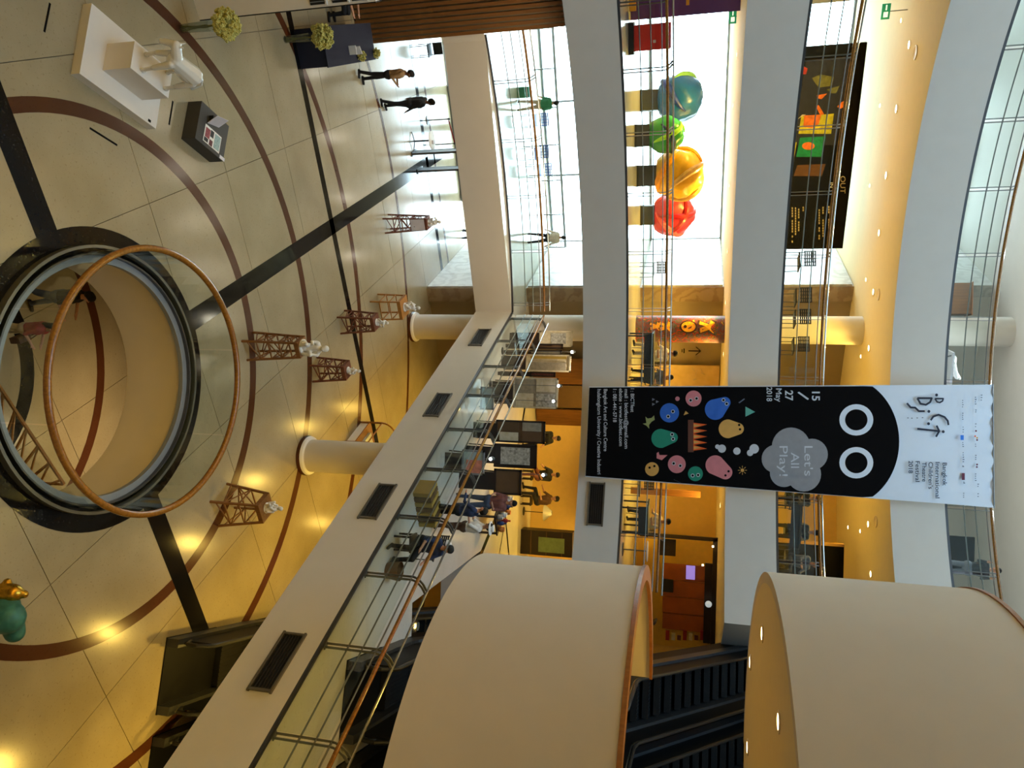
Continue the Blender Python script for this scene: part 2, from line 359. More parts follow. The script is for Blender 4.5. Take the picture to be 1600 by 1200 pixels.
# glazed entrance facade, one window per storey
def facade(n, s, z0, z1, ts, name, hbars=()):
    r = struct(empty('window_%d' % n, W(s, 0, z0), RZ))
    for i in range(len(ts) - 1):
        MB().box(((ts[i] + ts[i + 1]) / 2, 0, (z1 - z0) / 2), (ts[i + 1] - ts[i] - .07, .012, z1 - z0 - .1)).build('pane', 'facade_glass', r)
    for t in ts: MB().box((t, 0, (z1 - z0) / 2), (.07, .1, z1 - z0)).build('mullion', 'alu', r)
    for z in (.04, z1 - z0 - .04) + tuple(hbars): MB().box((0, 0, z), (8.4, .1, .08)).build('transom', 'alu', r)
    return r
facade(2, 20.7, F[1], B[2], (-4.2, -1.4, 1.4, 4.15), 'first')
facade(3, 20.7, F[2], B[3], (-4.2, 4.15), 'second')
facade(4, 20.7, F[3], B[4], (-4.2, 4.15), 'third')
facade(5, 20.7, F[4], TOP, (-4.2, -2.1, 0, 2.1, 4.15), 'fourth', (1.2,))
for n in (1, 2, 3, 4): polyslab('floor_%d_bay' % n, [tuple(W(18.6 if n > 1 else 13., -4.25).xy), tuple(W(18.6 if n > 1 else 13., 4.19).xy), tuple(W(21, 4.19).xy), tuple(W(21, -4.25).xy)], B[n] + .002, F[n] - .002)
# ground floor entrance: sliding glass doors in a grey metal screen
dr = struct(empty('window_1', W(20.8, 0, 0), RZ))
for t0, t1 in ((-4.2, -2.15), (2.62, 4.15)):
    MB().box(((t0 + t1) / 2, 0, 1.27), (t1 - t0 - .06, .012, 2.5)).build('pane', 'facade_glass', dr)
MB().box((-3.2, 0, .02), (2.0, .07, .04)).build('sill', 'alu', dr)
for k, t in enumerate((-2.1, -.72, .72, 2.15)):
    d = struct(empty('door_%d' % (k + 1), W(20.8, t + .02, 0), RZ)) if k < 3 else None
    MB().box((t, 0, 1.27), (.34 if k in (0, 3) else .20, .22, 2.5)).build('door_post', 'alu', dr)
    if d:
        w = 1.2; 
        for x in (-w / 2, w / 2): MB().box((x + .7, -.02, 1.2), (.11, .06, 2.4)).build('stile', 'alu', d)
        for z in (.06, 2.36): MB().box((.7, -.02, z), (w, .06, .14)).build('rail', 'alu', d)
        MB().box((.7, -.02, 1.2), (w - .06, .012, 2.3)).build('pane', 'facade_glass', d)
        MB().box((.2, -.09, 1.05), (.03, .05, .5)).build('handle', 'steel_dark', d)
# pavement outside
mat('pavement', (196, 198, 200), .8)
struct(MB().box((0, 13, -.1), (60, 26, .16)).build('floor_pavement', 'pavement')).matrix_world = Matrix.Translation(W(21, 0, 0)) @ Matrix.Rotation(RZ, 4, 'Z')
mat('paving_in_shade', (72, 84, 102), .8); p_ = struct(MB().box((.1, 1.45, .0), (5.2, 2.6, .06)).build('floor_shaded_paving', 'paving_in_shade')); p_.matrix_world = Matrix.Translation(W(21, 0, 0)) @ Matrix.Rotation(RZ, 4, 'Z')  # shade outside the doors, put in as a darker paving colour
# ================================================================ balustrades
def arcmap(R): return lambda u, off, z: Vector(((R + off) * cos(radians(u)), (R + off) * sin(radians(u)), z))
def linmap(u, off, z): return Vector((off, u, z))
PFLAT = [(.10, .03), (.10, .98), (.12, 1.04), (.17, 1.10), (.27, 1.16), (.42, 1.20)]
def balustrade(root, f, us, dirf, u0, u1, step, glass_on=True, n=None):
    # us: post positions, f(u, off, z) -> local point, dirf(u) -> rotation of a post
    def path(off, z, a=u0, b=u1, k=None):
        k = k or max(2, int(abs(b - a) / step) + 1); return [f(a + (b - a) * i / k, off, z) for i in range(k + 1)]
    ch = MB()
    for off, z, w, h in ((.03, .03, .06, .06),):
        p = path(off, z)
        for a, b in zip(p, p[1:]): ch.bar(a, b, w, h)
    ch.build('base_channel', 'steel_dark', root)
    for z in (.46, .72, .97): MB().tube(path(.10, z), .015, 6).build('horizontal_rail', 'steel', root, True)
    MB().tube(path(.13, 1.09), .036, 10).build('handrail', 'rail_wood', root, True)
    MB().tube(path(.42, 1.22), .022, 8).build('grab_rail', 'chrome', root, True)
    pm = MB()
    for dx in (-.04, .04):
        for (a, za), (b, zb) in zip(PFLAT, PFLAT[1:]): pm.bar((a, dx, za), (b, dx, zb), .012, .05, up=(0, 1, 0) if False else (0, 0, 1))
    pm.box((.10, 0, .05), (.09, .13, .02)); pm.box((.10, 0, .46), (.02, .09, .03)); pm.box((.10, 0, .97), (.02, .09, .03))
    pm = pm.mesh('post', 'steel')
    for u in us:
        o = link('post', pm, root); p = f(u, 0, 0); o.location = p; o.rotation_euler = (0, 0, dirf(u))
    if glass_on:
        for a, b in zip(us, us[1:]):
            mb = MB(); k = 6; e = (b - a) * .03
            ins = [f(a + e + (b - a - 2 * e) * i / k, .055, .07) for i in range(k + 1)]; ous = [f(a + e + (b - a - 2 * e) * i / k, .067, .07) for i in range(k + 1)]
            poly = [(p.x, p.y) for p in ins] + [(p.x, p.y) for p in reversed(ous)]
            mb.prism(poly, .07, .93).build('glass_panel', 'balustrade_glass', root)
specs = [(4, R2, 101.3, 8.65, 20, 205, 'fourth'), (3, R2, 101.3, 8.75, 57.5, 205, 'third'), (2, R2, 102.4, 8.5, 60.5, 205, 'second')]
for n, R, ph, st, a0, a1, nmn in specs:
    r = empty('balustrade', (CX, CY, F[n]), 0, 'curved steel and glass balustrade with wooden handrail %s' % {4: 'on topmost balcony at the banner top', 3: 'before the black poster wall', 2: 'before the coloured balls'}[n], 'railing', 'curved balcony railings')
    us = [ph + k * st for k in range(-12, 14) if a0 < ph + k * st < a1]
    balustrade(r, arcmap(R), us, lambda u: radians(u), a0, a1, 1.2)
r = empty('balustrade', (CX, CY, F[1]), 0, 'curved steel and glass balustrade of lowest balcony above the entrance doors', 'railing', 'curved balcony railings')
us = [101.7 + k * 7.28 for k in range(0, 5)]
balustrade(r, arcmap(R1), us, lambda u: radians(u), aJ, 136.6, 1.2)
ew = W(0, TE, F[1])
r = empty('balustrade', ew, RZ, 'straight glass balustrade with wooden handrail running towards the big drums at right', 'railing')
us = [sJ - .35 - k * 1.75 for k in range(0, 11)]
balustrade(r, linmap, us, lambda u: 0., -6, sJ, 20)
# ring railing round the floor opening: frameless glass under a round wooden rail
r = empty('round_balustrade', (CX, CY, 0), 0, 'circular glass balustrade with orange wooden ring handrail around floor opening', 'railing')
MB().tube([(2.2 * cos(2 * pi * k / 72), 2.2 * sin(2 * pi * k / 72), 1.1) for k in range(72)], .055, 12, True).build('handrail', 'rail_wood', r, True)
MB().arc(2.10, 2.13, .008, .10, 0, 360, 72).build('steel_channel', 'steel_dark', r, True)
MB().arc(2.22, 2.27, .008, .13, 0, 360, 72).build('steel_channel', 'steel', r, True)
MB().arc(1.98, 2.10, -.06, .03, 0, 360, 72).build('steel_edge', 'alu', r, True)
for k in range(8):
    MB().arc(2.155, 2.172, .02, 1.06, 17 + k * 45 + .4, 17 + (k + 1) * 45 - .4, 8).build('glass_panel', 'balustrade_glass', r)

# ================================================================ columns
def column(q, r, z0, z1, name, label, mats='plaster', base=True):
    o = empty(name, (q[0], q[1], z0), 0, label, 'column')
    MB().lathe([(r, .0 if not base else .12), (r, z1 - z0)], 40).build('shaft', mats, o, True)
    if base:
        MB().lathe([(r + .10, 0), (r + .10, .07), (r + .085, .09)], 40).build('plinth', 'granite_brown', o, True)
        MB().lathe([(r + .07, .07), (r + .09, .10), (r + .07, .15), (r, .17)], 40).build('base_moulding', 'white', o, True)
    return o
c1, c2 = W(13.5, 4.95), W(5.18, 4.95)
column(c1, .44, 0, B[1], 'round_column', 'white round column standing by the entrance marble wall')
column(c2, .42, 0, B[1], 'round_column', 'white round column beside the curved glass showcase')
for n, m in ((1, 'plaster'), (2, None), (3, 'plaster'), (4, 'plaster')):
    if m: column(c1, .44, F[n], B[n + 1], 'round_column', {1: 'white round column behind the stacked picture panels', 3: 'cream round column behind the row of black chairs', 4: 'pale round column on topmost balcony behind railing'}[n], m, False)

# ================================================================ the two projecting drums
def drum(c, R, z0, z1, zf, a0, a1, label):
    o = empty('drum_balcony', (c[0], c[1], z0), 0, label, 'balcony')
    MB().arc(R - .14, R, 0, z1 - z0, a0, a1, 72).build('parapet', 'drum_plaster', o, True)
    MB().arc(R - .19, R + .02, z1 - z0, z1 - z0 + .05, a0, a1, 72).build('wooden_cap', 'cap_wood', o, True)
    mb = MB(); n = 64; pts = [((R - .141) * cos(radians(a0 + (a1 - a0) * k / n)), (R - .141) * sin(radians(a0 + (a1 - a0) * k / n))) for k in range(n + 1)]
    pts += [(9.5, pts[-1][1]), (9.5, pts[0][1])]
    mb.prism(pts, .0, zf - z0).build('platform', 'ceiling_paint', o)
    return o
DA = drum((6.15, 9.9), 3.7, 6.86, 9.17, F[2], 107, 285, 'lower curved cream balcony drum whose open top shows its inside')
DB = drum((6.0, 9.3), 3.75, 10.76, 13.1, F[3], 92, 285, 'upper curved cream balcony drum with downlights in its underside')

# ================================================================ escalators
EA = atan2(.984, .176)
mat('esc_black', (13, 13, 13), .6, spec=.2); mat('esc_step', (30, 29, 28), .6, .2); mat('esc_steel', (70, 71, 72), .45, .6); mat('rubber', (20, 20, 20), .5)
def escalator(name, loc, rise, label):
    o = empty(name, loc, EA - pi / 2, label, 'escalator', 'dark escalators stacked behind the drums')
    run = rise / math.tan(radians(30)); y0 = 2.0; L = y0 + run
    def prof(off, tail=0):
        return [(-.9 + tail, off), (y0 - .3, off), (y0, off + .06), (L, rise + off), (L + .4, rise + off + .03), (L + 1.4 - tail, rise + off + .03)]
    MB().box((0, -.12, .012), (1.42, 1.56, .024)).build('floor_plate', 'esc_black', o)
    MB().box((0, 1.55, .006), (1.34, 2.0, .012)).build('pit_base', 'esc_black', o)
    MB().box((0, L + .95, rise + .012), (1.42, 1.1, .024)).build('floor_plate', 'esc_black', o)
    sm = MB(); sm.box((0, .2, -.07), (1.0, .42, .14))
    for k in range(12): sm.box((-.46 + k * .0836, .2, .004), (.03, .40, .012))
    sm = sm.mesh('step', 'esc_step')
    for k in range(int(run / .4) + 3):
        y = .75 + k * .4; z = min(max(.16, (y - y0 + .35) * math.tan(radians(30))), rise)
        link('step', sm, o).location = (0, y, z)
    for s in (-1, 1):
        p = prof(0); mb = MB()
        for (a, za), (b, zb) in zip(p, p[1:]): mb.bar((s * .62, a, za + .14), (s * .62, b, zb + .14), .16, .28)
        mb.build('skirt', 'esc_steel', o)
        mb = MB(); p2 = prof(.56, .3)
        for (a, za), (b, zb) in zip(p2, p2[1:]): mb.bar((s * .62, a, za), (s * .62, b, zb), .03, .62)
        mb.build('side_panel', 'esc_black', o)
        p3 = prof(.93, .25); q = [(s * .62, a, z) for a, z in p3]
        q = [(s * .62, q[0][1] + .1, .30), (s * .62, q[0][1] - .16, .42), (s * .62, q[0][1] - .22, .68), (s * .62, q[0][1] - .1, .88)] + q
        MB().tube(q, .04, 8).build('handrail', 'rubber', o, True)
        MB().tube([(x, y, z - .055) for x, y, z in q], .022, 6).build('handrail_guide', 'chrome', o, True)
    tr = MB()
    for (a, za), (b, zb) in zip(prof(-.35), prof(-.35)[1:]):
        if b > y0 - .1: tr.bar((0, a, za), (0, b, zb), 1.36, .5)
    tr.build('truss', 'esc_black', o)
    return o
wv = Vector((cos(EA - pi / 2), sin(EA - pi / 2), 0)); ps = Vector((5.95, 13.15, 0))
for lv in (0, 1, 2):
    for k in (0, 1):
        q = ps + wv * (1.80 * k) + Vector((0, 0, F[lv] + .002)) + (Vector((.35, .35, 0)) if lv == 2 else Vector((0, 0, 0)))
        escalator('escalator', q, F[lv + 1] - F[lv], '%s of the two dark escalators %s' % (('left one', 'right one')[k], ('starting on the ground floor under the vented beam', 'on the level behind the straight glass balustrade', 'rising between the two cream drums')[lv]))
for n in (2, 3): polyslab('floor_%d_landing' % n, [(4.6, 22.4), (20, 22.4), (20, 29), (3.4, 29)], B[n] + .001, F[n] - .001)
for n in (2, 3): polyslab('floor_%d_south' % n, [(8.2, 4.), (20, 4.), (20, 12.9), (8.2, 12.9)], B[n] + .25, F[n] - .003)

# ================================================================ ceiling lights
mat('grille', (120, 92, 60), .6); mat('lamp_rim', (225, 205, 170), .4)
def spot(o, power, color, ang=150, blend=.9):
    l = bpy.data.lights.new('downlight_lamp', 'SPOT'); l.energy = power; l.color = color; l.spot_size = radians(ang); l.spot_blend = blend; l.shadow_soft_size = .05
    b = bpy.data.objects.new('downlight_lamp', l); col.objects.link(b); b.parent = o; b.location = (0, 0, -.03)
WARM = (1, .64, .11)
dl_disc = MB().lathe([(0, -.012), (.085, -.012), (.085, -.002)], 16).mesh('lens', 'lamp_warm'); dl_rim = MB().lathe([(.085, -.002), (.085, -.016), (.12, -.012), (.12, -.001)], 16).mesh('rim', 'lamp_rim')
sml = MB().lathe([(0, -.006), (.05, -.006), (.05, -.001)], 12).mesh('lens', 'lamp_warm')
def downlight(q, z, power, label, group, big=True, color=WARM):
    o = empty('downlight', (q[0], q[1], z), 0, label, 'downlight', group)
    link('lens', dl_disc if big else sml, o)
    if big: link('rim', dl_rim, o)
    if power: spot(o, power, color)
    return o
NTH = ['first', 'second', 'third', 'fourth', 'fifth', 'sixth', 'seventh', 'eighth', 'ninth', 'tenth']; CN = [0]
def nth(): CN[0] += 1; return NTH[CN[0] - 1]
for px, py in ((1421, 70), (1401, 170), (1385, 274), (1374, 364), (1365, 456), (1358, 544), (1352, 640), (1353, 730), (1357, 819), (1361, 897)):
    downlight(P(px, py, B[4]), B[4], 240, '%s large bright downlight from the exit sign in the yellow third balcony ceiling' % nth(), 'large downlights of the third balcony')
CN[0] = 0
for px, py in ((1408, 32), (1375, 165), (1359, 290), (1353, 437), (1345, 557), (1344, 830), (1325, 824), (1312, 520), (1325, 478)):
    downlight(P(px, py, B[4]), B[4], 90, 'small dim downlight deep in the yellow third balcony ceiling, %s counting from the exit sign' % nth(), 'small downlights of the third balcony', False)
CN[0] = 0
for px, py in ((1152, 85), (1146, 165), (1140, 290), (1137, 393), (1134, 473), (1131, 553), (1127, 650), (1126, 790), (1128, 720)):
    q = P(px, py, B[3]); 
    downlight(q, B[3], 480, '%s downlight from the left in the narrow ceiling strip over the second balcony' % nth(), 'downlights of the second balcony')
CN[0] = 0
for px, py in ((1192, 990), (1173, 1035), (1218, 1128), (1169, 1168)):
    downlight(P(px, py, 10.76), 10.758, 60, '%s glowing downlight in the underside of the upper drum, counted from its tip' % nth(), 'downlights under the upper drum')
for px, py in ((1431, 82), (1373, 460), (1369, 815)):
    q = P(px, py, B[4]); o = empty('ceiling_speaker', (q.x, q.y, B[4]), 0, 'round brown speaker grille in the yellow ceiling, %s' % {82: 'nearest the exit sign', 460: 'over the black chairs', 815: 'right of the banner'}[py], 'speaker', 'ceiling speakers')
    MB().lathe([(.17, -.001), (.17, -.02), (.15, -.025), (.13, -.012)], 20).build('rim', 'lamp_rim', o, True); MB().lathe([(0, -.008), (.14, -.008), (.14, -.001)], 20).build('grille', 'grille', o)
# lamps in ceilings that the picture does not look into
for s, t in ((12, 7.5), (9, 6.5), (6, 6.5), (3, 6.3), (0, 6.3), (-3, 6.5), (8.5, 10), (4.5, 10)):
    downlight(W(s, t), B[1], 260, 'recessed downlight in the ground floor ceiling under straight balcony', 'downlights of the ground floor')
for a in (108, 116, 124, 132, 178, 190):
    downlight(Vector((CX + 15 * cos(radians(a)), CY + 15 * sin(radians(a)))), B[1], 70, 'recessed downlight in the ground floor ceiling by the entrance', 'downlights of the entrance', True, (1, .9, .75))
for x, y in ((2.5, 25.5), (5.5, 24.5), (8.5, 24.5), (5.8, 26.6), (1, 27), (3, 22), (11, 23.2)):
    downlight(Vector((x, y)), B[2], 190 if y < 25 else 200, 'recessed downlight in the first balcony ceiling', 'downlights of the first balcony')
for k in range(3):
    downlight(Vector((CX + 4.2 * cos(1.2 + k * 2.1), CY + 4.2 * sin(1.2 + k * 2.1))), -1.40, 330, 'recessed downlight in the basement ceiling', 'downlights of the basement', True, (1, .74, .4))
for n in (3, 4):  # unseen lamps added to bounce warm light onto drums and beams
    for k in range(8):
        a = radians(176 + k * 14)
        downlight(Vector((CX + 13 * cos(a), CY + 13 * sin(a))), B[n], 600, 'added unseen fill lamp in the balcony ceiling on the camera side', 'added fill lamps of the near balconies')
for k in range(6):  # more added lamps, out of view, for the same warm bounce
    a = radians(178 + k * 15)
    downlight(Vector((CX + 15.5 * cos(a), CY + 15.5 * sin(a))), B[2], 330, 'added fill lamp in the first balcony ceiling on the camera side', 'added fill lamps of the near balconies')
for k in range(9):  # added lamps standing in for window light on the topmost ceiling
    a = radians(60 + k * 16)
    downlight(Vector((CX + 12.6 * cos(a), CY + 12.6 * sin(a))), 18.85, 430, 'added cool white fill lamp in the topmost balcony ceiling', 'added fill lamps of the topmost balcony', True, (.8, .93, 1))
for k in range(9):  # unseen lamps added to brighten the mid hall floor and first balcony beam
    a = radians(84 + k * 8)
    downlight(Vector((CX + 12.1 * cos(a), CY + 12.1 * sin(a))), B[2], 140, 'added fill lamp in the beam soffit high over the ground floor hall', 'added fill lamps over the hall', True, (1, .86, .66))
for x, y in ((3.9, 10.6), (4.9, 12.2), (4.6, 8.2), (6.6, 9.6)):  # unseen lamps added to light the first floor below the drum
    downlight(Vector((x, y)), 6.858, 60, 'added fill lamp in the underside of the lower drum', 'added fill lamps under the lower drum')
# ================================================================ bodies: capsules fused into one skin
import numpy as np
def fused(name, caps, voxel, mats, zones=None, parent=None, smooth_it=3):
    """caps: (p, q, r0, r1, zone).  One continuous mesh; every face takes the material of the nearest limb."""
    mb = MB()
    for p, q, r0, r1, z in caps:
        p = Vector(p); q = Vector(q); d = q - p; L = max(d.length, 1e-4); d = d / L
        ref = Vector((0, 0, 1)) if abs(d.z) < .9 else Vector((1, 0, 0)); x = d.cross(ref).normalized(); y = x.cross(d)
        n = 10; ring = []
        for k in range(4): t = -pi / 2 + pi / 2 * k / 4; ring.append((r0 * cos(t), r0 * sin(t)))
        for k in range(5): t = pi / 2 * k / 4; ring.append((r1 * cos(t), L + r1 * sin(t)))
        ring[0] = (r0 * .05, -r0); ring[-1] = (r1 * .05, L + r1)
        vs = [p + x * (a * cos(2 * pi * j / n)) + y * (a * sin(2 * pi * j / n)) + d * b for a, b in ring for j in range(n)]
        m = len(ring); fs = [(i * n + j, i * n + (j + 1) % n, (i + 1) * n + (j + 1) % n, (i + 1) * n + j) for i in range(m - 1) for j in range(n)]
        fs += [tuple(reversed(range(n))), tuple(range((m - 1) * n, m * n))]
        mb.add(vs, fs)
    tmp = bpy.data.meshes.new('tmp'); tmp.from_pydata(mb.v, [], mb.f); o = bpy.data.objects.new('tmp', tmp); col.objects.link(o)
    rm = o.modifiers.new('r', 'REMESH'); rm.mode = 'VOXEL'; rm.voxel_size = voxel
    sm = o.modifiers.new('s', 'SMOOTH'); sm.factor = .5; sm.iterations = smooth_it
    dg = bpy.context.evaluated_depsgraph_get(); dg.update(); me = bpy.data.meshes.new_from_object(o.evaluated_get(dg)); me.name = name
    bpy.data.objects.remove(o); bpy.data.meshes.remove(tmp)
    me.materials.clear()
    for m in mats: me.materials.append(M[m])
    if len(mats) > 1:
        npol = len(me.polygons); c = np.zeros(npol * 3); me.polygons.foreach_get('center', c); c = c.reshape(-1, 3); best = np.full(npol, 1e9); idx = np.zeros(npol, np.int32)
        for p, q, r0, r1, z in caps:
            p = np.array(p); d = np.array(q) - p; L2 = max(d @ d, 1e-9); t = np.clip(((c - p) @ d) / L2, 0, 1)
            dist = np.linalg.norm(c - p - t[:, None] * d, axis=1) - (r0 + (r1 - r0) * t)
            m = dist < best; best[m] = dist[m]; idx[m] = z
        me.polygons.foreach_set('material_index', idx)
    for p in me.polygons: p.use_smooth = True
    return link(name, me, parent)

def figure(pose, h=1.7, sleeves='short', long_hair=False, skirt=False):
    """joint positions for a person facing +Y; zones: 0 skin 1 top 2 bottom 3 shoe 4 hair"""
    k = h / 1.7; caps = []
    hipz = pose.get('hip', .90); lean = radians(pose.get('lean', 0)); twist = radians(pose.get('twist', 0))
    def T(x, y, z):                                    # torso frame, leaning about the hips
        x, y = x * cos(twist) - y * sin(twist), x * sin(twist) + y * cos(twist)
        zz = z - .92; return (x, y * cos(lean) + zz * sin(lean), hipz + .02 + zz * cos(lean) - y * sin(lean))
    def add(p, q, a, b, z): g_ = 1.12 if z in (1, 2) else 1.; caps.append((tuple(v * k for v in p), tuple(v * k for v in q), a * k * g_, b * k * g_, z))
    add(T(-.07, 0, .94), T(.07, 0, .94), .125, .125, 2)
    add(T(-.05, 0, 1.02), T(-.075, 0, 1.28), .115, .125, 1); add(T(.05, 0, 1.02), T(.075, 0, 1.28), .115, .125, 1)
    add(T(-.14, 0, 1.385), T(.14, 0, 1.385), .072, .072, 1); add(T(0, .0, 1.40), T(0, .02, 1.50), .055, .052, 0)
    hy = radians(pose.get('head', 0)); nod = radians(pose.get('nod', 0))
    def Hd(x, y, z):
        y, z2 = y * cos(nod) + z * sin(nod), z * cos(nod) - y * sin(nod)
        x, y = x * cos(hy) - y * sin(hy), x * sin(hy) + y * cos(hy); return T(x, y + .02, 1.53 + z2)
    add(Hd(0, .02, .05), Hd(0, 0, .11), .072, .085, 0); add(Hd(0, .085, .055), Hd(0, .10, .045), .014, .016, 0)
    add(Hd(-.083, 0, .06), Hd(-.088, 0, .08), .016, .014, 0); add(Hd(.083, 0, .06), Hd(.088, 0, .08), .016, .014, 0)
    add(Hd(0, -.025, .115), Hd(0, .01, .135), .092, .086, 4); add(Hd(0, -.055, .06), Hd(0, -.05, .1), .062, .075, 4)
    add(Hd(-.03, .083, .075), Hd(-.03, .086, .075), .009, .009, 4); add(Hd(.03, .083, .075), Hd(.03, .086, .075), .009, .009, 4)
    if long_hair: add(Hd(0, -.065, .06), Hd(0, -.09, -.14), .075, .06, 4)
    for s, (hp, kb, out) in zip((-1, 1), pose['legs']):
        hp = radians(hp); kb = radians(kb); o = s * radians(out)
        H = Vector((s * .085, 0, hipz)); d = Vector((sin(o), sin(hp) * cos(o), -cos(hp) * cos(o))); K = H + d * .42
        a = hp - kb; d2 = Vector((sin(o) * .6, sin(a), -cos(a))).normalized(); A = K + d2 * .40
        add(H, K, .088 if not skirt else .12, .06 if not skirt else .10, 2); add(K, A, .058, .042, 2 if not skirt else 0)
        f = Vector((sin(o) * .5, cos(a), sin(a))).normalized() if pose.get('free') else Vector((s * .15, 1, 0)).normalized()
        add(A - f * .05 + Vector((0, 0, -.035)), A + f * .15 + Vector((0, 0, -.05)), .042, .036, 3)
    for s, (sp, ab, eb, tw) in zip((-1, 1), pose['arms']):
        sp = radians(sp); ab = radians(ab); eb = radians(eb); tw = radians(tw)
        S = Vector(T(s * .185, 0, 1.37)); d = Vector((s * sin(ab), sin(sp) * cos(ab), -cos(sp) * cos(ab))).normalized(); E = S + d * .28
        a = sp + eb; d2 = Vector((s * (sin(ab) * .5) - s * sin(tw), sin(a) * cos(tw), -cos(a) * cos(tw))).normalized(); Wr = E + d2 * .245
        add(S, E, .05, .04, 1); add(E, Wr, .038, .028, 1 if sleeves == 'long' else 0)
        side = d2.cross(Vector((0, 0, 1)) if abs(d2.z) < .9 else Vector((0, 1, 0))).normalized()
        add(Wr, Wr + d2 * .07, .026, .03, 0)
        for j, L in enumerate((.062, .075, .07, .055)):
            b = Wr + d2 * .085 + side * (.024 - j * .016); m = b + d2 * L * .55; nrm = side.cross(d2)
            add(b, m, .0095, .009, 0); add(m, m + d2 * L * .4 + nrm * L * .25, .009, .008, 0)
        b = Wr + d2 * .03 + side * .03; add(b, b + d2 * .045 + side * .03, .011, .009, 0)
    return caps
STAND = dict(legs=[(3, 3, 4), (-4, 4, 4)], arms=[(5, 8, 15, 0), (-3, 8, 12, 0)])
for nm_, c_ in (('skin', (190, 140, 110)), ('skin_dark', (120, 82, 62)), ('hair', (22, 18, 16)), ('shoe', (26, 24, 24)), ('cloth_tan', (150, 116, 76)), ('cloth_navy', (22, 25, 34)), ('cloth_black', (24, 23, 24)), ('cloth_white', (228, 224, 218)),
                ('cloth_grey', (96, 98, 104)), ('cloth_green', (58, 140, 104)), ('cloth_red', (150, 34, 34)), ('cloth_khaki', (190, 176, 148)), ('cloth_blue', (40, 54, 88)), ('cloth_brown', (92, 64, 44)), ('cloth_denim', (70, 82, 104)), ('cloth_pattern', (120, 70, 60))): mat(nm_, c_, .8, var=.08, scale=14)
def person(loc, rz, pose, top, bottom, label, h=1.7, group=None, skin='skin', hair='hair', **kw):
    o = empty('person', loc, rz, label, 'person', group)
    fused('body', figure(pose, h, **kw), .0135, [skin, top, bottom, 'shoe', hair], parent=o)
    return o

# ================================================================ air vents in the white beams
mat('vent_frame', (104, 96, 82), .5, .3)
def vent(loc, rz, w, h, label, slats=7):
    o = empty('air_vent', loc, rz, label, 'vent', 'dark air vents in the balcony beams')     # local: x outwards (towards -x), y along, z up
    MB().box((.015, 0, 0), (.02, w, h)).build('backing', 'black', o)
    for z in (-h / 2, h / 2): MB().box((-.005, 0, z), (.05, w + .08, .04)).build('frame', 'vent_frame', o)
    for y in (-w / 2, w / 2): MB().box((-.005, y, 0), (.05, .04, h)).build('frame', 'vent_frame', o)
    for k in range(slats): MB().box((0, 0, -h / 2 + h * (k + .5) / slats), (.03, w, .012)).build('slat', 'vent_dark', o)
for i, (px, py, w) in enumerate(((735, 527, 1.15), (667, 632, 1.15), (575, 782, 1.15), (410, 1030, 1.15))):
    q = PT(px, py, TE - .012); vent((q.x, q.y, 3.28), RZ, w, .40, ('dark louvred vent in the straight white beam nearest the entrance column', 'second dark louvred vent along the straight beam from the entrance', 'third dark louvred vent along straight beam, above the glass showcase column', 'dark louvred vent in the straight beam above the ground escalators')[i])
q = P(932, 790, 7.2); aq = atan2(q.y - CY, q.x - CX)
vent((CX + (R2 - .03) * cos(aq), CY + (R2 - .03) * sin(aq), 7.22), aq, 1.15, .42, 'dark louvred vent in the curved beam just right of the banner')

# ================================================================ hanging banner
BY = 20.55
mat('banner_white', (232, 236, 244), .45, var=.01); mat('ink_black', (17, 13, 12), .9, spec=.1); mat('ink_navy', (26, 22, 44), .5); mat('ink_grey', (150, 148, 150), .5); mat('ink_light', (206, 208, 214), .5); mat('ink_mark', (112, 118, 132), .6)
mat('ink_pink', (214, 128, 134), .5); mat('ink_blue', (40, 104, 200), .5); mat('ink_teal', (16, 138, 112), .5); mat('ink_ochre', (222, 166, 84), .5); mat('ink_orange', (240, 96, 30), .5); mat('ink_brown', (104, 58, 44), .5); mat('ink_olive', (150, 156, 96), .5); mat('ink_mint', (96, 176, 158), .5); mat('ink_sky', (40, 120, 220), .5); mat('ink_wine', (110, 30, 54), .5)
ban = empty('banner', PY(1235, 690, BY), 0, 'long hanging festival banner with black face, ring eyes and coloured blobs', 'banner')
b0 = ban.location.copy()
def loc_b(px, py, off=0.): return PY(px, py, BY - off) - b0
nx, ny = 40, 16; c00, c01, c10, c11 = loc_b(920, 604), loc_b(914, 745), loc_b(1550, 601), loc_b(1552, 793)
vs = []; fs = []
for back in (0, 1):
    for i in range(nx + 1):
        for j in range(ny + 1):
            u, v = i / nx, j / ny; p = (c00 * (1 - v) + c01 * v) * (1 - u) + (c10 * (1 - v) + c11 * v) * u
            wr = max(0, (u - .72) / .28) * (.025 * sin(7 * v * pi + 9 * u * (v - .5) * 3) + .02 * sin(13 * v + 22 * u)); vs.append((p.x, p.y + wr + back * .006, p.z))
o_ = (nx + 1) * (ny + 1)
for i in range(nx):
    for j in range(ny):
        a = i * (ny + 1) + j; f = (a, a + 1, a + ny + 2, a + ny + 1); fs += [f, tuple(x + o_ for x in reversed(f))]
MB().add(vs, fs).build('cloth', 'banner_white', ban, True)
DN = [0]
def decal(pts, m, off, name='print', par=None):
    DN[0] += 1; off += (DN[0] % 40) * .00006 if name != 'speech_cloud' else (DN[0] % 7) * .0006
    n = len(pts); P0 = [loc_b(x, y, off) for x, y in pts]; P1 = [p + Vector((0, .002, 0)) for p in P0]
    MB().add(P0 + P1, [tuple(range(n)), tuple(reversed(range(n, 2 * n)))] + [(i, (i + 1) % n, n + (i + 1) % n, n + i) for i in range(n)]).build(name, m, par or ban)
def circ(x, y, r, ry=None, n=28): return [(x + r * cos(2 * pi * k / n), y + (ry or r) * sin(2 * pi * k / n)) for k in range(n)]
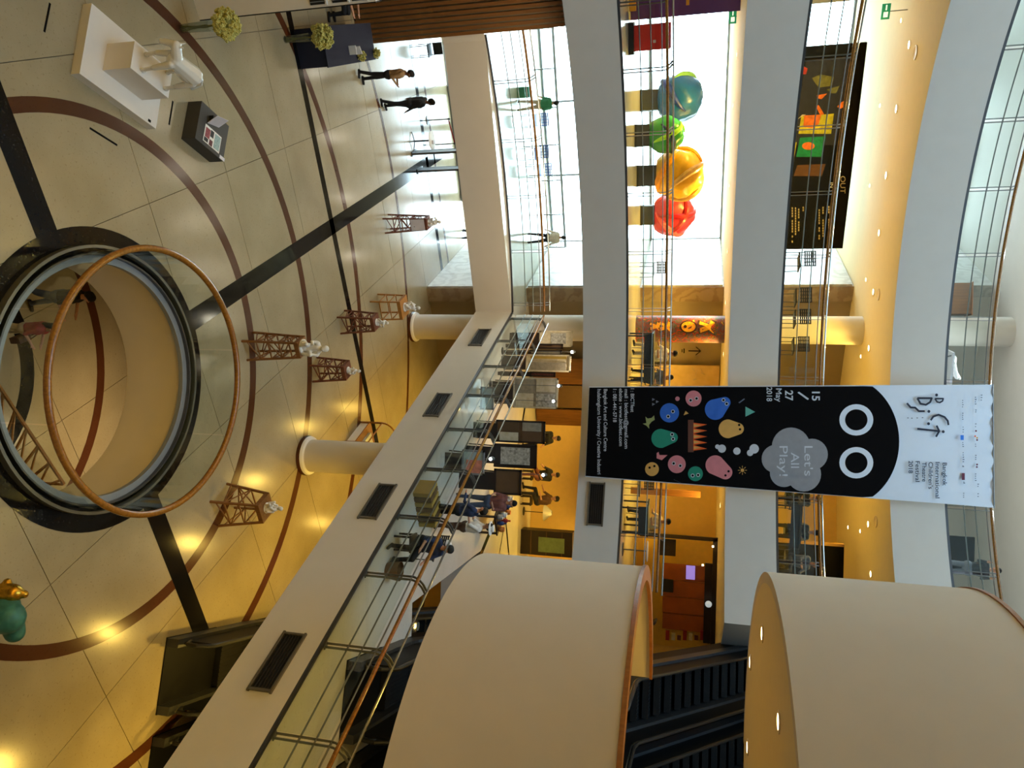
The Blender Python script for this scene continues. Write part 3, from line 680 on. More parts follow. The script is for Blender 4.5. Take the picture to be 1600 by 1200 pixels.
def pear(x0, y0, r0, x1, y1, r1):
    d = hypot(x1 - x0, y1 - y0); a = atan2(y1 - y0, x1 - x0); b = math.acos((r0 - r1) / d) + .22
    p = [(x0 + r0 * cos(a + b + (2 * pi - 2 * b) * k / 24), y0 + r0 * sin(a + b + (2 * pi - 2 * b) * k / 24)) for k in range(25)]
    b -= .30
    return p + [(x1 + r1 * cos(a - b + 2 * b * k / 14), y1 + r1 * sin(a - b + 2 * b * k / 14)) for k in range(15)]
blk = [(921, 605.5), (915, 743.5), (1347, 777)] + [(1405 - 57 * (1 - cos(t)) ** .9 if False else 1318 + 87 * cos(t), 690 + 101 * sin(t)) for t in [1.02 - 2.04 * k / 28 for k in range(29)]] + [(1348, 603.5)]
decal(blk, 'ink_black', .030, 'black_figure'); bfig = ban.children[-1]
for y in (656, 723):
    decal(circ(1338, y, 26.5, 24.5), 'banner_white', .034, 'ring_eye', bfig); decal(circ(1338, y, 17.5, 16.5), 'ink_black', .037, 'ring_eye', bfig)
for x, y, r in ((1236, 698, 30), (1269, 710, 24.5), (1256, 741, 27), (1225, 739, 22), (1212, 717, 22), (1245, 718, 26)): decal(circ(x, y, r), 'ink_grey', .034, 'speech_cloud')
for x, y, r in ((1128, 701, 6.4), (1121, 698, 3.6), (1151.4, 704.8, 5.7), (1178.4, 701.3, 7.4), (1172, 707.6, 5)): decal(circ(x, y, r, n=18), 'ink_light', .034, 'bubble')
def eyes(*pp, ring=True):
    bl = [c for c in ban.children if c.name.startswith('blob')][-1]
    for x, y in pp:
        if ring: decal(circ(x, y, 3, n=12), 'ink_light', .038, 'eye', bl)
        decal(circ(x, y, 1.9, n=10), 'ink_black', .041, 'eye', bl)
def c2(x, y): return (1020 + x / 7.06, 600 + y / 7.06)
decal(circ(1083.7, 622.7, 12.5), 'ink_pink', .034, 'blob'); eyes(c2(417, 180), c2(483, 160)); decal(circ(1058.5, 623, 3.5, n=14), 'ink_pink', .034, 'dot')
decal(circ(1046, 645, 15), 'ink_blue', .034, 'blob'); eyes(c2(222, 303), c2(170, 358))
decal(pear(1117.7, 639.7, 16.3, 1132.6, 629, 8.8), 'ink_blue', .034, 'blob'); eyes(c2(780, 177), c2(815, 218))
decal(pear(1137.6, 670, 14.6, 1153, 670, 9.2), 'ink_ochre', .034, 'blob'); eyes(c2(953, 452), c2(962, 500), ring=False)
decal(pear(1032.7, 685, 14.9, 1050.5, 683.6, 8.5), 'ink_teal', .034, 'blob'); eyes(c2(213, 556), c2(224, 606))
decal(circ(1057.5, 725.4, 13.9), 'ink_pink', .034, 'blob'); eyes(c2(230, 876), c2(303, 902))
decal(pear(1117.7, 726.8, 15.3, 1133.3, 738, 11), 'ink_pink', .034, 'blob'); eyes(c2(836, 963), c2(802, 1008), ring=False)
decal(circ(1086.6, 740.2, 11.6), 'ink_teal', .034, 'blob'); eyes(c2(440, 1010), c2(500, 1004))
decal(circ(1018.7, 733, 10.8), 'ink_ochre', .034, 'blob'); eyes((1015, 730.7), (1022.5, 728.3), ring=False)
decal([(1075, 656), (1084, 656), (1084, 706.5), (1075, 706.5)], 'ink_brown', .034, 'log')
for k in range(5):
    y = 660.5 + k * 8.7; decal([(1083.5, y), (1083.5, y + 8.7), (1105, y + 4.3 + (k - 2) * .8)], 'ink_orange', .036, 'flame'); decal([(1084, y + 2), (1084, y + 6.7), (1096, y + 4.3)], 'ink_ochre', .038, 'flame')
decal([(1164.8, 635.4), (1164.8, 651), (1180, 643.6)], 'ink_mint', .034, 'triangle'); decal([c2(340, 345), c2(362, 297), c2(395, 325)], 'ink_ochre', .034, 'triangle')
for x, y in ((1019, 622), (1019, 629.5), (1025, 625.5)): decal([(x, y), (x, y + 4.5), (x + 4.5, y + 2)], 'ink_mark', .034, 'triangle')
decal(circ(1160, 734.8, 2.8, n=12), 'ink_ochre', .034, 'sun')
for k in range(8):
    a = k * pi / 4; decal([(1160 + 4 * cos(a - .1), 734.8 + 4 * sin(a - .1)), (1160 + 7 * cos(a - .07), 734.8 + 7 * sin(a - .07)), (1160 + 7 * cos(a + .07), 734.8 + 7 * sin(a + .07)), (1160 + 4 * cos(a + .1), 734.8 + 4 * sin(a + .1))], 'ink_ochre', .034, 'sun_ray')
decal([(1004, 662), (1010, 661), (1008.5, 651), (1012, 654), (1018, 653), (1022, 649), (1023, 656), (1018, 659), (1014, 664), (1014.5, 670), (1010, 665)], 'ink_olive', .034, 'dog_shape')
decal([(1026, 708), (1029, 706), (1030.5, 711), (1043, 711), (1034, 719), (1026, 716)], 'ink_pink', .034, 'bird_shape')
for a, b in (((945, 205), (1005, 160)), ((228, 1050), (300, 1085))):
    (x0, y0), (x1, y1) = c2(*a), c2(*b); decal([(x0, y0), (x0 + 1.6, y0 + 1), (x1 + 1.6, y1 + 1), (x1, y1)], 'ink_mark', .034, 'dash')
def text(s, px, py, py1, m, parent=None, hpx=None, off=.036, name='lettering', plane=None, base=None, bold=0.):
    """text whose baseline runs from (px,py) down the picture to py1"""
    cu = bpy.data.curves.new('t', 'FONT'); cu.body = s; cu.size = 1; cu.offset = bold; o = bpy.data.objects.new('t', cu); col.objects.link(o)
    dg = bpy.context.evaluated_depsgraph_get(); dg.update(); me = bpy.data.meshes.new_from_object(o.evaluated_get(dg)); bpy.data.objects.remove(o)
    xs = [v.co.x for v in me.vertices]; w = max(xs) - min(xs); x0 = min(xs); k = (py1 - py) / w; kh = hpx / .7 if hpx else k
    f = plane or (lambda a, b: loc_b(a, b, off))
    for v in me.vertices: v.co = f(px + v.co.y * kh, py + (v.co.x - x0) * k)
    me.materials.append(M[m]); me.name = name; return link(name, me, parent or ban)
for s, x, y0, y1, h in (('hulalongkorn University / Creative Industri', 933.5, 608, 741, 5.6), ('Bangkok Art and Culture Centre', 943.5, 608, 705, 5.6), ('l : 081-441-5718', 958, 608, 659.5, 5.6), ('ebsite : www.bictfest.com', 967.5, 607, 697, 5.6), ('mail : bictfest@gmail.com', 976, 608, 701, 5.6), ('l : BICTfest', 985.5, 607, 644, 5.6)):
    text(s, x, y0, y1, 'ink_light', hpx=h, bold=.012)
text('15', 1269, 612, 626, 'ink_light', hpx=12, bold=.02); text('27', 1227, 610, 626, 'ink_light', hpx=12, bold=.02); text('May', 1212.5, 607, 628, 'ink_light', hpx=9, bold=.01); text('2018', 1198, 605, 627, 'ink_light', hpx=8.5, bold=.01)
decal([(1246, 613.5), (1248.5, 612), (1264, 623), (1262, 625)], 'ink_light', .036, 'slash')
text("Let's", 1257, 697, 743.5, 'ink_light', hpx=13, off=.042); text('All', 1236, 707, 731, 'ink_light', hpx=13, off=.042); text('Play!', 1218, 697, 744, 'ink_light', hpx=13, off=.042)
for s, x, y0, y1 in (('Bangkok', 1473, 723, 759), ('International', 1461.7, 722, 778.5), ("Children's", 1451, 722, 764), ('Theatre', 1441, 722, 752.5), ('Festival', 1430.5, 720.5, 753), ('2018', 1419.7, 720, 739.5)): text(s, x, y0, y1, 'ink_navy', hpx=6.6, off=.06, bold=.012)
def c7(x, y): return (1380 + x / 6, 600 + y / 6)
def stroke(pts, w=1.5):
    for (x0, y0), (x1, y1) in zip(pts, pts[1:]):
        d = hypot(x1 - x0, y1 - y0); nx_, ny_ = -(y1 - y0) / d * w, (x1 - x0) / d * w
        decal([(x0 + nx_, y0 + ny_), (x1 + nx_, y1 + ny_), (x1 - nx_, y1 - ny_), (x0 - nx_, y0 - ny_)], 'ink_navy', .06, 'logo_stroke')
    for x, y in pts[1:-1]: decal(circ(x, y, w, n=8), 'ink_navy', .061, 'logo_stroke')
for x, y in ((500, 103), (428, 257), (425, 372), (563, 447)): decal(circ(*c7(x, y), 2.3, n=14), 'ink_navy', .06, 'logo_dot')
stroke([c7(485, 137), c7(563, 137), c7(556, 160), c7(530, 174), c7(505, 168), c7(485, 137)], 1.2); stroke([c7(320, 133), c7(455, 133), c7(440, 170), c7(400, 195), c7(350, 185), c7(320, 133)])
stroke([c7(222, 180), c7(258, 220), c7(300, 222), c7(335, 255), c7(390, 255)]); stroke([c7(445, 340), c7(470, 305), c7(520, 288), c7(575, 310), c7(605, 345), c7(612, 385)]); stroke([c7(320, 420), c7(525, 442)]); stroke([c7(500, 390), c7(525, 441), c7(495, 495)])
for y, x in ((318, 225), (320, 262), (318, 312), (316, 362)): stroke([c7(x, y), c7(x + 14, y)], .5)
for x, y0, y1 in ((740, 150, 230), (740, 270, 345), (745, 400, 470), (742, 545, 600), (745, 640, 745), (742, 765, 775), (752, 915, 935), (750, 1020, 1075), (860, 120, 205), (862, 240, 275), (862, 370, 420), (862, 560, 600), (862, 665, 720), (860, 840, 920), (884, 935, 975), (884, 1025, 1075), (915, 100, 170)):
    a, b = c7(x, y0), c7(x, y1); n = max(2, int((b[1] - a[1]) / 3))
    for k in range(n):
        y = a[1] + (b[1] - a[1]) * k / n; hh = 1.2 + 1.6 * rnd.random(); decal([(a[0], y), (a[0] + hh, y), (a[0] + hh, y + 1.4), (a[0], y + 1.4)], 'ink_mark', .06, 'sponsor_mark')
decal([c7(725, 480), c7(755, 480), c7(755, 525), c7(725, 525)], 'ink_sky', .06, 'sponsor_mark'); decal([c7(738, 835), c7(765, 835), c7(765, 900), c7(738, 900)], 'ink_wine', .06, 'sponsor_mark')
for x, y, m in ((870, 440, 'ink_wine'), (880, 505, 'ink_ochre'), (862, 490, 'ink_orange'), (880, 525, 'ink_wine'), (880, 755, 'ink_wine'), (878, 778, 'ink_wine')): decal(circ(*c7(x, y), 1.5, n=8), m, .06, 'sponsor_mark')
MB().tube([loc_b(1551, 600, .01), loc_b(1553, 794, .01)], .018, 8).build('hanging_rod', 'alu', ban, True)
for y in (612, 695, 785): MB().tube([loc_b(1552, y, .01), loc_b(1552, y, .01) + Vector((0, .8, .18))], .006, 5).build('cord', 'white', ban)

# ================================================================ ground floor: timber towers with plaster figures
wood('tower_wood', (112, 70, 28), (140, 92, 42), .5, 5); wood('tower_red', (92, 46, 24), (118, 62, 34), .5, 5); wood('tower_pale', (150, 98, 36), (176, 122, 54), .5, 5)
mat('plaster_figure', (222, 219, 212), .7, var=.04, scale=20); mat('paper', (214, 208, 214), .6)
def tower(c, b, tp, h, lv, m, label, diag=True, rz=RZ):
    o = empty('timber_tower', (c[0], c[1], 0), rz, label, 'stand', 'timber towers carrying plaster figures'); L = .042
    def cor(k, z): w = (b + (tp - b) * z / h) / 2; return Vector((w * (1, 1, -1, -1)[k], w * (1, -1, -1, 1)[k], z))
    for k in range(4): MB().bar(cor(k, 0), cor(k, h), L, L).build('leg', m, o)
    for z in lv:
        for k in range(4): MB().bar(cor(k, z), cor((k + 1) % 4, z), .026, .026).build('crossbar', m, o)
    if diag:
        zz = [.12] + list(lv)
        for k in range(4):
            for i in range(len(zz) - 1):
                a, bb = (k, (k + 1) % 4) if i % 2 else ((k + 1) % 4, k); MB().bar(cor(a, zz[i]), cor(bb, zz[i + 1]), .022, .022).build('brace', m, o)
    MB().box((0, 0, h - .05), (tp + .04, tp + .04, .10)).build('top_box', m, o)
    return o
def statue(c, z, rz, h, label, v=0):
    r = random.Random(v + 3); s = h / .55; q = []
    def a(p, d, r0, r1): q.append((tuple(x * s for x in p), tuple(x * s for x in d), r0 * s, r1 * s, 0))
    a((0, 0, .035), (0, 0, .045), .10, .10)
    a((.06, .03, .05), (-.06, -.02, .05), .085, .08)
    hx = (r.random() - .5) * .08; lx = (r.random() - .5) * .06
    a((0, 0, .13), (lx, 0, .30), .085, .075); a((lx - .07, 0, .32), (lx + .07, 0, .32), .05, .05); a((lx, 0, .34), (lx + hx, .02, .40), .035, .035)
    a((lx + hx, .03, .44), (lx + hx, .02, .47), .06, .062); a((lx + hx, .085, .44), (lx + hx, .09, .44), .012, .012)
    for sd in (-1, 1):
        e = (lx + sd * .14, .05 + .05 * r.random(), .22 + .12 * r.random()); a((lx + sd * .10, 0, .31), e, .033, .028)
        a(e, (lx + sd * (.04 + .08 * r.random()), .12, .2 + .2 * r.random()), .027, .024)
        kn = (sd * (.09 + .04 * r.random()), .14, .13 + .08 * r.random()); a((sd * .05, .02, .11), kn, .05, .04); a(kn, (sd * .08, .12, .04), .036, .03)
    a((-.1, -.06, .1), (-.02, -.1, .22), .05, .03)
    o = empty('plaster_figure', (c[0], c[1], z), rz, label, 'sculpture', 'white plaster figures on timber towers')
    fused('figure', q, .010 * s, ['plaster_figure'], parent=o, smooth_it=2)
    MB().lathe([(.15 * s, 0), (.15 * s, .02 * s), (.12 * s, .04 * s)], 20).build('base', 'plaster_figure', o, True)
    return o
TW = [((-.695, 14.9), .47, .34, 1.33, (.35, .62, .88, 1.12), 'tower_wood', 'tallest mid-brown timber tower in the middle of the hall', .66, True, 0),
      ((-.243, 17.875), .48, .36, .97, (.25, .52, .78), 'tower_red', 'dark reddish timber tower directly behind the tallest tower', .36, True, 1),
      ((-1.64, 19.4), .50, .37, 1.05, (.25, .52, .80), 'tower_red', 'reddish timber tower standing on black floor band', .38, True, 2),
      ((-2.3, 21.62), .62, .56, .98, (.30, .62), 'tower_pale', 'pale wide open timber frame beside the entrance column', .52, False, 3),
      ((2.77, 14.05), .64, .42, 1.06, (.30, .62), 'tower_wood', 'timber tower right of the round railing, before the showcase column', .42, True, 4),
      ((-5.07, 22.3), .47, .34, 1.44, (.34, .62, .90, 1.14), 'tower_red', 'slim reddish timber tower with paper notice near entrance doors', .44, True, 5)]
for c, b, tp, h, lv, m, lb, sh, dg_, v in TW:
    tower(c, b, tp, h, lv, m, lb, dg_)
    statue(c, h + .001, RZ + pi + v * 1.1, sh, ('tall white plaster figure on the tallest timber tower', 'small white plaster figure on dark tower behind the tallest', 'white plaster figure on reddish tower over black floor band', 'white plaster figure with raised arm on the pale timber frame', 'rounded white plaster figure on tower right of round railing', 'cream plaster figure on tower near the entrance doors')[v], v)
q = W(*[(Vector((-5.07, 22.3)) - Vector((CX, CY))).dot(e) for e in (E1, E2)], 0)
nt_ = empty('paper_notice', (-5.07, 22.3, .95), RZ, 'pale paper notice fixed to the tower near the doors', 'notice'); MB().box((0, -.235, .2), (.36, .006, .46)).build('sheet', 'paper', nt_); MB().box((.05, -.239, .08), (.025, .003, .025)).build('mark', 'ink_black', nt_)

# ================================================================ ground floor: white plinth with glazed animal, grey plinth, tape
mat('plinth_white', (222, 216, 208), .6, var=.015); mat('ceramic', (214, 212, 206), .06, var=.02, coat=.6); mat('plinth_grey', (62, 60, 58), .6, var=.04)
an = atan2(1.73, .29) - pi / 2
pz = empty('white_plinth', (-5.22, 10.76, 0), an, 'large low white plinth with raised block under the glazed animal', 'plinth')
MB().box((0, 0, .085), (1.24, 1.76, .17)).build('base', 'plinth_white', pz); MB().box((.06, .0, .44), (.48, .92, .54)).build('block', 'plinth_white', pz); MB().box((.56, -.80 + 1.5, .171), (.05, .07, .003)).build('label_card', 'ink_black', pz)
q = Vector((-5.22, 10.76, .71)); caps = []
def ca(p, d, r0, r1): caps.append((p, d, r0, r1, 0))
ca((0, -.20, .60), (0, .22, .62), .145, .165); ca((0, .05, .57), (0, .16, .57), .165, .165)
ca((-.03, -.28, .68), (-.13, -.40, .74), .10, .085); ca((-.14, -.41, .74), (-.20, -.46, .50), .078, .048); ca((-.10, -.40, .80), (-.09, -.38, .87), .022, .014); ca((-.18, -.36, .80), (-.20, -.34, .86), .022, .014)
for x, y in ((-.13, .28), (.13, .30), (-.13, -.24), (.13, -.26)):
    ca((x * .8, y, .56), (x * 1.1, y - .01, .26), .075, .046); ca((x * 1.1, y - .01, .26), (x * 1.15, y + .01, .04), .036, .034); ca((x * 1.15, y + .01, .035), (x * 1.15, y + .035, .03), .042, .038)
ca((0, .36, .70), (.04, .46, .62), .025, .022); ca((.04, .46, .62), (.08, .48, .42), .022, .03)
an_o = empty('ceramic_animal', (-5.17, 10.77, .711), an, 'glossy white glazed four-legged animal standing on white block', 'sculpture'); fused('body', caps, .012, ['ceramic'], parent=an_o, smooth_it=4)
ag = atan2(.87, .19) - pi / 2
gb = empty('grey_plinth', (-4.88, 12.95, 0), ag, 'low dark grey plinth carrying prints and a small sign', 'plinth'); MB().box((0, 0, .15), (.80, .90, .30)).build('body', 'plinth_grey', gb); MB().box((0, 0, .305), (.80, .90, .012)).build('top', 'plinth_grey', gb)
MB().box((.355, .40, .315), (.07, .16, .006)).build('label_strip', 'paper', gb)
def onplinth(x, y): v = Matrix.Rotation(ag, 4, 'Z') @ Vector((x, y, 0)); return (-4.88 + v.x, 12.95 + v.y, .313)
pr = empty('print_sheet', onplinth(.14, .02), ag, 'printed sheet of four colour pictures lying on grey plinth', 'print'); MB().box((0, 0, .003), (.36, .52, .004)).build('sheet', 'white', pr)
mat('pic_a', (150, 70, 76), .6, var=.5, scale=30); mat('pic_b', (40, 34, 36), .6, var=.4, scale=30); mat('pic_c', (96, 44, 44), .6, var=.4, scale=30); mat('pic_d', (150, 176, 178), .6, var=.3, scale=30)
for x, y, w, h_, m in ((-.03, -.16, .2, .14, 'pic_a'), (.11, -.03, .12, .10, 'pic_c'), (-.08, -.03, .14, .10, 'pic_b'), (0, .15, .3, .18, 'pic_d'), (.12, -.18, .08, .12, 'pic_b')): MB().box((x, y, .006), (w, h_, .003)).build('picture', m, pr)
sg = empty('table_sign', onplinth(-.18, -.06), ag + .3, 'small tilted white text sign standing on grey plinth', 'sign')
MB().boxm(Matrix.Translation((0, 0, .13)) @ Matrix.Rotation(radians(-28), 4, 'Y') @ Matrix.Identity(4), .008, .36, .26).build('face', 'paper', sg); MB().box((-.05, 0, .05), (.10, .2, .10)).build('easel', 'black', sg)
for (a, b), lb in ((((78, 5), (69, 50)), 'left of the white plinth'), (((140, 200), (183, 227)), 'in front of the white plinth'), (((270, 158), (264, 195)), 'between white plinth and grey plinth')):
    p0, p1 = P(*a), P(*b); one('tape_strip', MB().bar((p0.x, p0.y, .003), (p1.x, p1.y, .003), .035, .004), 'ink_black', 'short black tape strip on the floor %s' % lb, 'tape', 'black tape strips on the floor')

# ================================================================ flowers, reception desk, white cabinet tower
mat('petal', (170, 160, 66), .6, var=.25, scale=30, rgb2=(206, 198, 118)); mat('leaf_y', (120, 118, 44), .6); glass('vase_glass', (236, 240, 238), .12)
def bouquet(q, z0, zb, r, label, vase=True, n=170):
    o = empty('flower_vase', (q[0], q[1], z0), 0, label, 'flowers', 'vases of yellow-green flowers'); R_ = random.Random(int(q[0] * 100))
    pm = MB(); pm.ball((0, 0, 0), .038, 6, 4, (1, 1, .7))
    for k in range(5): a = k * 2 * pi / 5; pm.ball((.03 * cos(a), .03 * sin(a), .012), .022, 5, 3)
    pm = pm.mesh('flower_head', 'petal'); sm = bpy.data.meshes
    for k in range(n):
        th = R_.random() * 2 * pi; cz = R_.random() * 1.7 - .7; rr = sqrt(max(0, 1 - cz * cz)); d = Vector((rr * cos(th), rr * sin(th), cz)); p = d * r * (.75 + .3 * R_.random()); p.z = p.z * .9 + zb
        f = link('flower_head', pm, o); f.location = p; f.rotation_euler = (R_.random() * 3, R_.random() * 3, 0); f.scale = (r / .26,) * 3
    MB().ball((0, 0, zb), r * .78, 12, 8, (1, 1, .9)).build('foliage', 'leaf_y', o)
    if vase:
        st = MB()
        for k in range(10): a = k * .63; st.tube([(.05 * cos(a), .05 * sin(a), .03), (-.03 * cos(a), .03 * sin(a), zb * .55), (.05 * cos(a + .4), .05 * sin(a + .4), zb - r * .4)], .006, 5)
        st.build('stems', 'leaf_y', o); MB().lathe([(.085, 0), (.085, .02), (.08, .03), (.10, zb * .66), (.108, zb * .68), (.10, zb * .66), (.075, .035), (0, .035)], 20).build('vase', 'vase_glass', o, True)
q1 = P(283, 45); bouquet(q1, 0, .98, .27, 'large round yellow-green bouquet in clear vase beside white cabinet')
q2 = P(446, 62); bouquet(q2, 0, .98, .27, 'large yellow-green bouquet in clear vase left of the navy desk')
mat('desk_cloth', (26, 28, 46), .85, var=.1)
dk = [P(470, 108), P(548, 95)]; d_ = (dk[1] - dk[0]); rzd = atan2(d_.y, d_.x)
ds = empty('reception_desk', dk[0], rzd, 'reception desk covered in navy cloth below the slatted wall', 'desk')
L_ = d_.length
MB().box((L_ / 2, .45, .37), (L_, .9, .74)).build('cloth_front', 'desk_cloth', ds); MB().box((L_ / 2, .45, .75), (L_ + .03, .94, .03)).build('top', 'desk_cloth', ds)
def dsk(x, y): v = Matrix.Rotation(rzd, 4, 'Z') @ Vector((x, y, 0)); return (dk[0].x + v.x, dk[0].y + v.y, .766)
for x, y, lb in ((L_ * .62, .12, 'small yellow flower bunch on front edge of the navy desk'), (L_ * 1.0 - .1, .14, 'small yellow flower bunch at far corner of the navy desk')): bouquet(dsk(x, y), .766, .10, .13, lb, False, 50)
cdm = MB().box((0, 0, .1), (.02, .22, .2)).mesh('card', 'white')
for k, (x, y) in enumerate(((L_ * .45, .3), (L_ * .55, .28))):
    o = link('desk_card', cdm); o.location = dsk(x, y); o.rotation_euler = (0, 0, rzd + .5 * k); tag(o, 'upright white card on the navy desk, %s the big bouquet' % ('nearest' if k == 0 else 'farther from'), 'card', 'white cards on the desk')
v_ = Matrix.Rotation(rzd, 4, 'Z') @ Vector((L_ * .72, 1.62, 0))
SIT = dict(hip=.52, legs=[(86, 84, 6), (86, 84, 6)], arms=[(35, 6, 60, 20), (30, 6, 60, 20)], lean=8)
person((dk[0].x + v_.x, dk[0].y + v_.y, 0), rzd + pi, SIT, 'cloth_black', 'cloth_black', 'person in dark clothes sitting behind the navy reception desk', long_hair=True)
sx = Vector((dk[0].x + v_.x, dk[0].y + v_.y, 0)); one('desk_stool', MB().box((sx.x, sx.y, .40), (.42, .42, .05), rzd).box((sx.x, sx.y, .2), (.1, .1, .36)).lathe([(.2, 0), (.2, .02), (.03, .04)], 16, (sx.x, sx.y, 0)), 'black', 'dark stool under the person behind the navy desk', 'stool')
wp = empty('white_cabinet', P(312, 31), RZ + .1, 'tall narrow white cabinet with dark glazed openings near its top', 'cabinet')
MB().box((-.75, .45, 1.9), (1.5, .9, 3.8)).build('body', 'plinth_white', wp); MB().box((.012, .45, 1.9), (.02, .9, 3.8)).build('dark_side', 'black', wp)
for z in (2.62, 3.08, 3.46):
    MB().box((-.36, -.006, z), (.62, .02, .30 if z < 3.4 else .26)).build('opening', 'black', wp); MB().box((-.36, -.02, z + .19), (.66, .03, .03)).build('shelf_edge', 'white', wp); MB().box((-.10, -.02, z), (.015, .02, .3)).build('rod', 'alu', wp)

# ================================================================ people and things by the doors
q = P(562, 120); person((q.x, q.y, 0), radians(-62), dict(legs=[(7, 4, 2), (-7, 6, 2)], arms=[(8, 6, 95, 35), (12, 6, 95, 35)], nod=8), 'cloth_tan', 'cloth_black', 'person in tan shirt and dark trousers walking across the hall', 1.67, sleeves='long', skin='skin_dark')
q = P(597, 164); person((q.x, q.y, 0), radians(-40), dict(legs=[(9, 5, 2), (-9, 8, 2)], arms=[(-8, 5, 10, 0), (8, 5, 15, 0)]), 'cloth_navy', 'cloth_navy', 'person in dark uniform walking behind the tan-shirted person', 1.72, sleeves='long', skin='skin_dark')
mat('belt_red', (170, 30, 40), .6)
def stanchion(q, lb):
    o = empty('stanchion', q, 0, lb, 'stanchion', 'chrome queue posts'); MB().lathe([(.16, 0), (.16, .02), (.03, .045)], 20).build('base', 'steel_dark', o, True); MB().tube([(0, 0, .03), (0, 0, .80)], .025, 10).build('post', 'chrome', o, True); MB().lathe([(.032, .78), (.036, .80), (.036, .86), (.0, .88)], 14).build('head', 'steel_dark', o, True)
sa, sb = P(668, 188), P(678, 226); stanchion(sa, 'chrome queue post holding the high end of red belt'); stanchion(sb, 'chrome queue post beside round white table')
one('queue_belt', MB().bar(sa + Vector((.05, 0, .82)), sb + Vector((-.04, 0, .82)), .004, .05), 'belt_red', 'red belt stretched between the two queue posts', 'belt')
q = P(644, 221); tb = empty('round_table', q, 0, 'small round white table on black pedestal near the doors', 'table'); MB().lathe([(.31, .72), (.31, .745), (0, .75)], 28).build('top', 'white', tb, True); MB().tube([(0, 0, .05), (0, 0, .72)], .03, 8).build('pedestal', 'black', tb)
for k in range(4): a = k * pi / 2 + .4; MB().tube([(0, 0, .09), (.2 * cos(a), .2 * sin(a), .05), (.32 * cos(a), .32 * sin(a), .015)], .016, 6).build('foot', 'black', tb)
one('paper_stack', MB().box((q.x + .05, q.y + .05, .775), (.12, .2, .05), .3), 'paper', 'small stack of leaflets on round white table', 'leaflets')
for (px, py), lb in (((643, 241), 'nearer grey metal security gate pylon beside the round table'), ((652, 268), 'farther grey metal security gate pylon on the black floor band')):
    q = P(px, py); o = empty('gate_pylon', q, RZ, lb, 'gate', 'security gate pylons'); MB().box((0, .25, .86), (.05, .5, 1.66)).build('panel', 'alu', o); MB().box((0, .25, .02), (.16, .56, .04)).build('foot', 'steel_dark', o); MB().box((0, .0, .86), (.07, .03, 1.68)).build('edge', 'steel_dark', o); MB().box((0, .5, .86), (.07, .03, 1.68)).build('edge', 'steel_dark', o)
q = P(653, 80); ch = empty('black_chair', q, .6, 'black chair at the far left of the doors, half behind slatted wall', 'chair'); MB().box((0, 0, .44), (.42, .42, .04)).build('seat', 'black', ch); MB().box((0, .2, .68), (.4, .03, .34)).build('backrest', 'black', ch)
for x in (-.18, .18):
    for y in (-.18, .18): MB().tube([(x, y, 0), (x, y, .42 if y < 0 else .6)], .012, 6).build('leg', 'black', ch)
q = P(722, 366); person((q.x, q.y, 0), radians(20), dict(legs=[(6, 4, 5), (-6, 6, 5)], arms=[(5, 8, 15, 0), (-3, 8, 12, 0)]), 'cloth_navy', 'cloth_navy', 'person in dark trousers walking out through the open doorway', 1.7, sleeves='long')

# ================================================================ curved glass showcase, gilded statue, basement things
q = P(540, 690); sc_o = empty('glass_showcase', q + Vector((0, 0, 0)), RZ, 'wooden showcase with arched glass top behind right column', 'showcase')
wood('case_wood', (120, 72, 24), (150, 96, 36), .4, 4)
MB().box((.45, .55, .15), (.86, 1.06, .30)).build('cabinet', 'white', sc_o); MB().box((.45, .55, .36), (.5, .6, .10)).build('display_block', 'plinth_white', sc_o)
for x, sx_ in ((.0, .012), (.9, .012)): MB().box((x, .55, .5), (sx_, 1.06, .40)).build('side_glass', 'balustrade_glass', sc_o)
for x in (0, .9):
    for y in (0, 1.1): MB().box((x, y, .36), (.045, .045, .72)).build('post', 'case_wood', sc_o)
for y in (0, 1.1): MB().tube([(.45 - .45 * cos(pi * k / 12), y, .70 + .38 * sin(pi * k / 12)) for k in range(13)], .024, 6).build('arch', 'case_wood', sc_o, True)
pts = [(.45 - .44 * cos(pi * k / 12), .70 + .37 * sin(pi * k / 12)) for k in range(13)]; mb = MB()
for (a, za), (b, zb) in zip(pts, pts[1:]): mb.add([(a, 0, za), (b, 0, zb), (b, 1.1, zb), (a, 1.1, za)], [(0, 1, 2, 3)])
mb.build('glass_top', 'balustrade_glass', sc_o, True); MB().box((.45, .55, .305), (.95, 1.15, .03)).build('rim', 'case_wood', sc_o)
for x in (0, .9): MB().box((x, .55, .70), (.03, 1.1, .03)).build('top_rail', 'case_wood', sc_o)
mat('patina', (52, 110, 96), .5, .2, var=.25, scale=8); mat('gilt', (190, 140, 40), .25, .9, var=.3, scale=18)
q = P(12, 925); st = empty('gilded_statue', (q.x + .05, q.y - .80, 0), 0, 'green patinated statue with gilded headdress cut by the picture edge', 'statue')
fused('robe', [((0, 0, .1), (0, 0, .9), .30, .22, 0), ((-.2, .1, .8), (.25, .15, .85), .14, .14, 0), ((.25, .15, .85), (.32, .32, .55), .10, .08, 0), ((-.2, .1, .85), (-.3, .3, .6), .10, .08, 0), ((0, .2, .2), (.1, .4, .1), .2, .18, 0)], .03, ['patina'], parent=st)
fused('gilded_head', [((-.32, .05, .72), (-.30, .10, .86), .12, .13, 0), ((-.30, .12, .92), (-.28, .16, .98), .09, .06, 0), ((-.44, .1, .76), (-.18, .14, .76), .06, .06, 0), ((-.32, .05, .1), (-.32, .05, .7), .08, .1, 0)], .02, ['gilt'], parent=st)
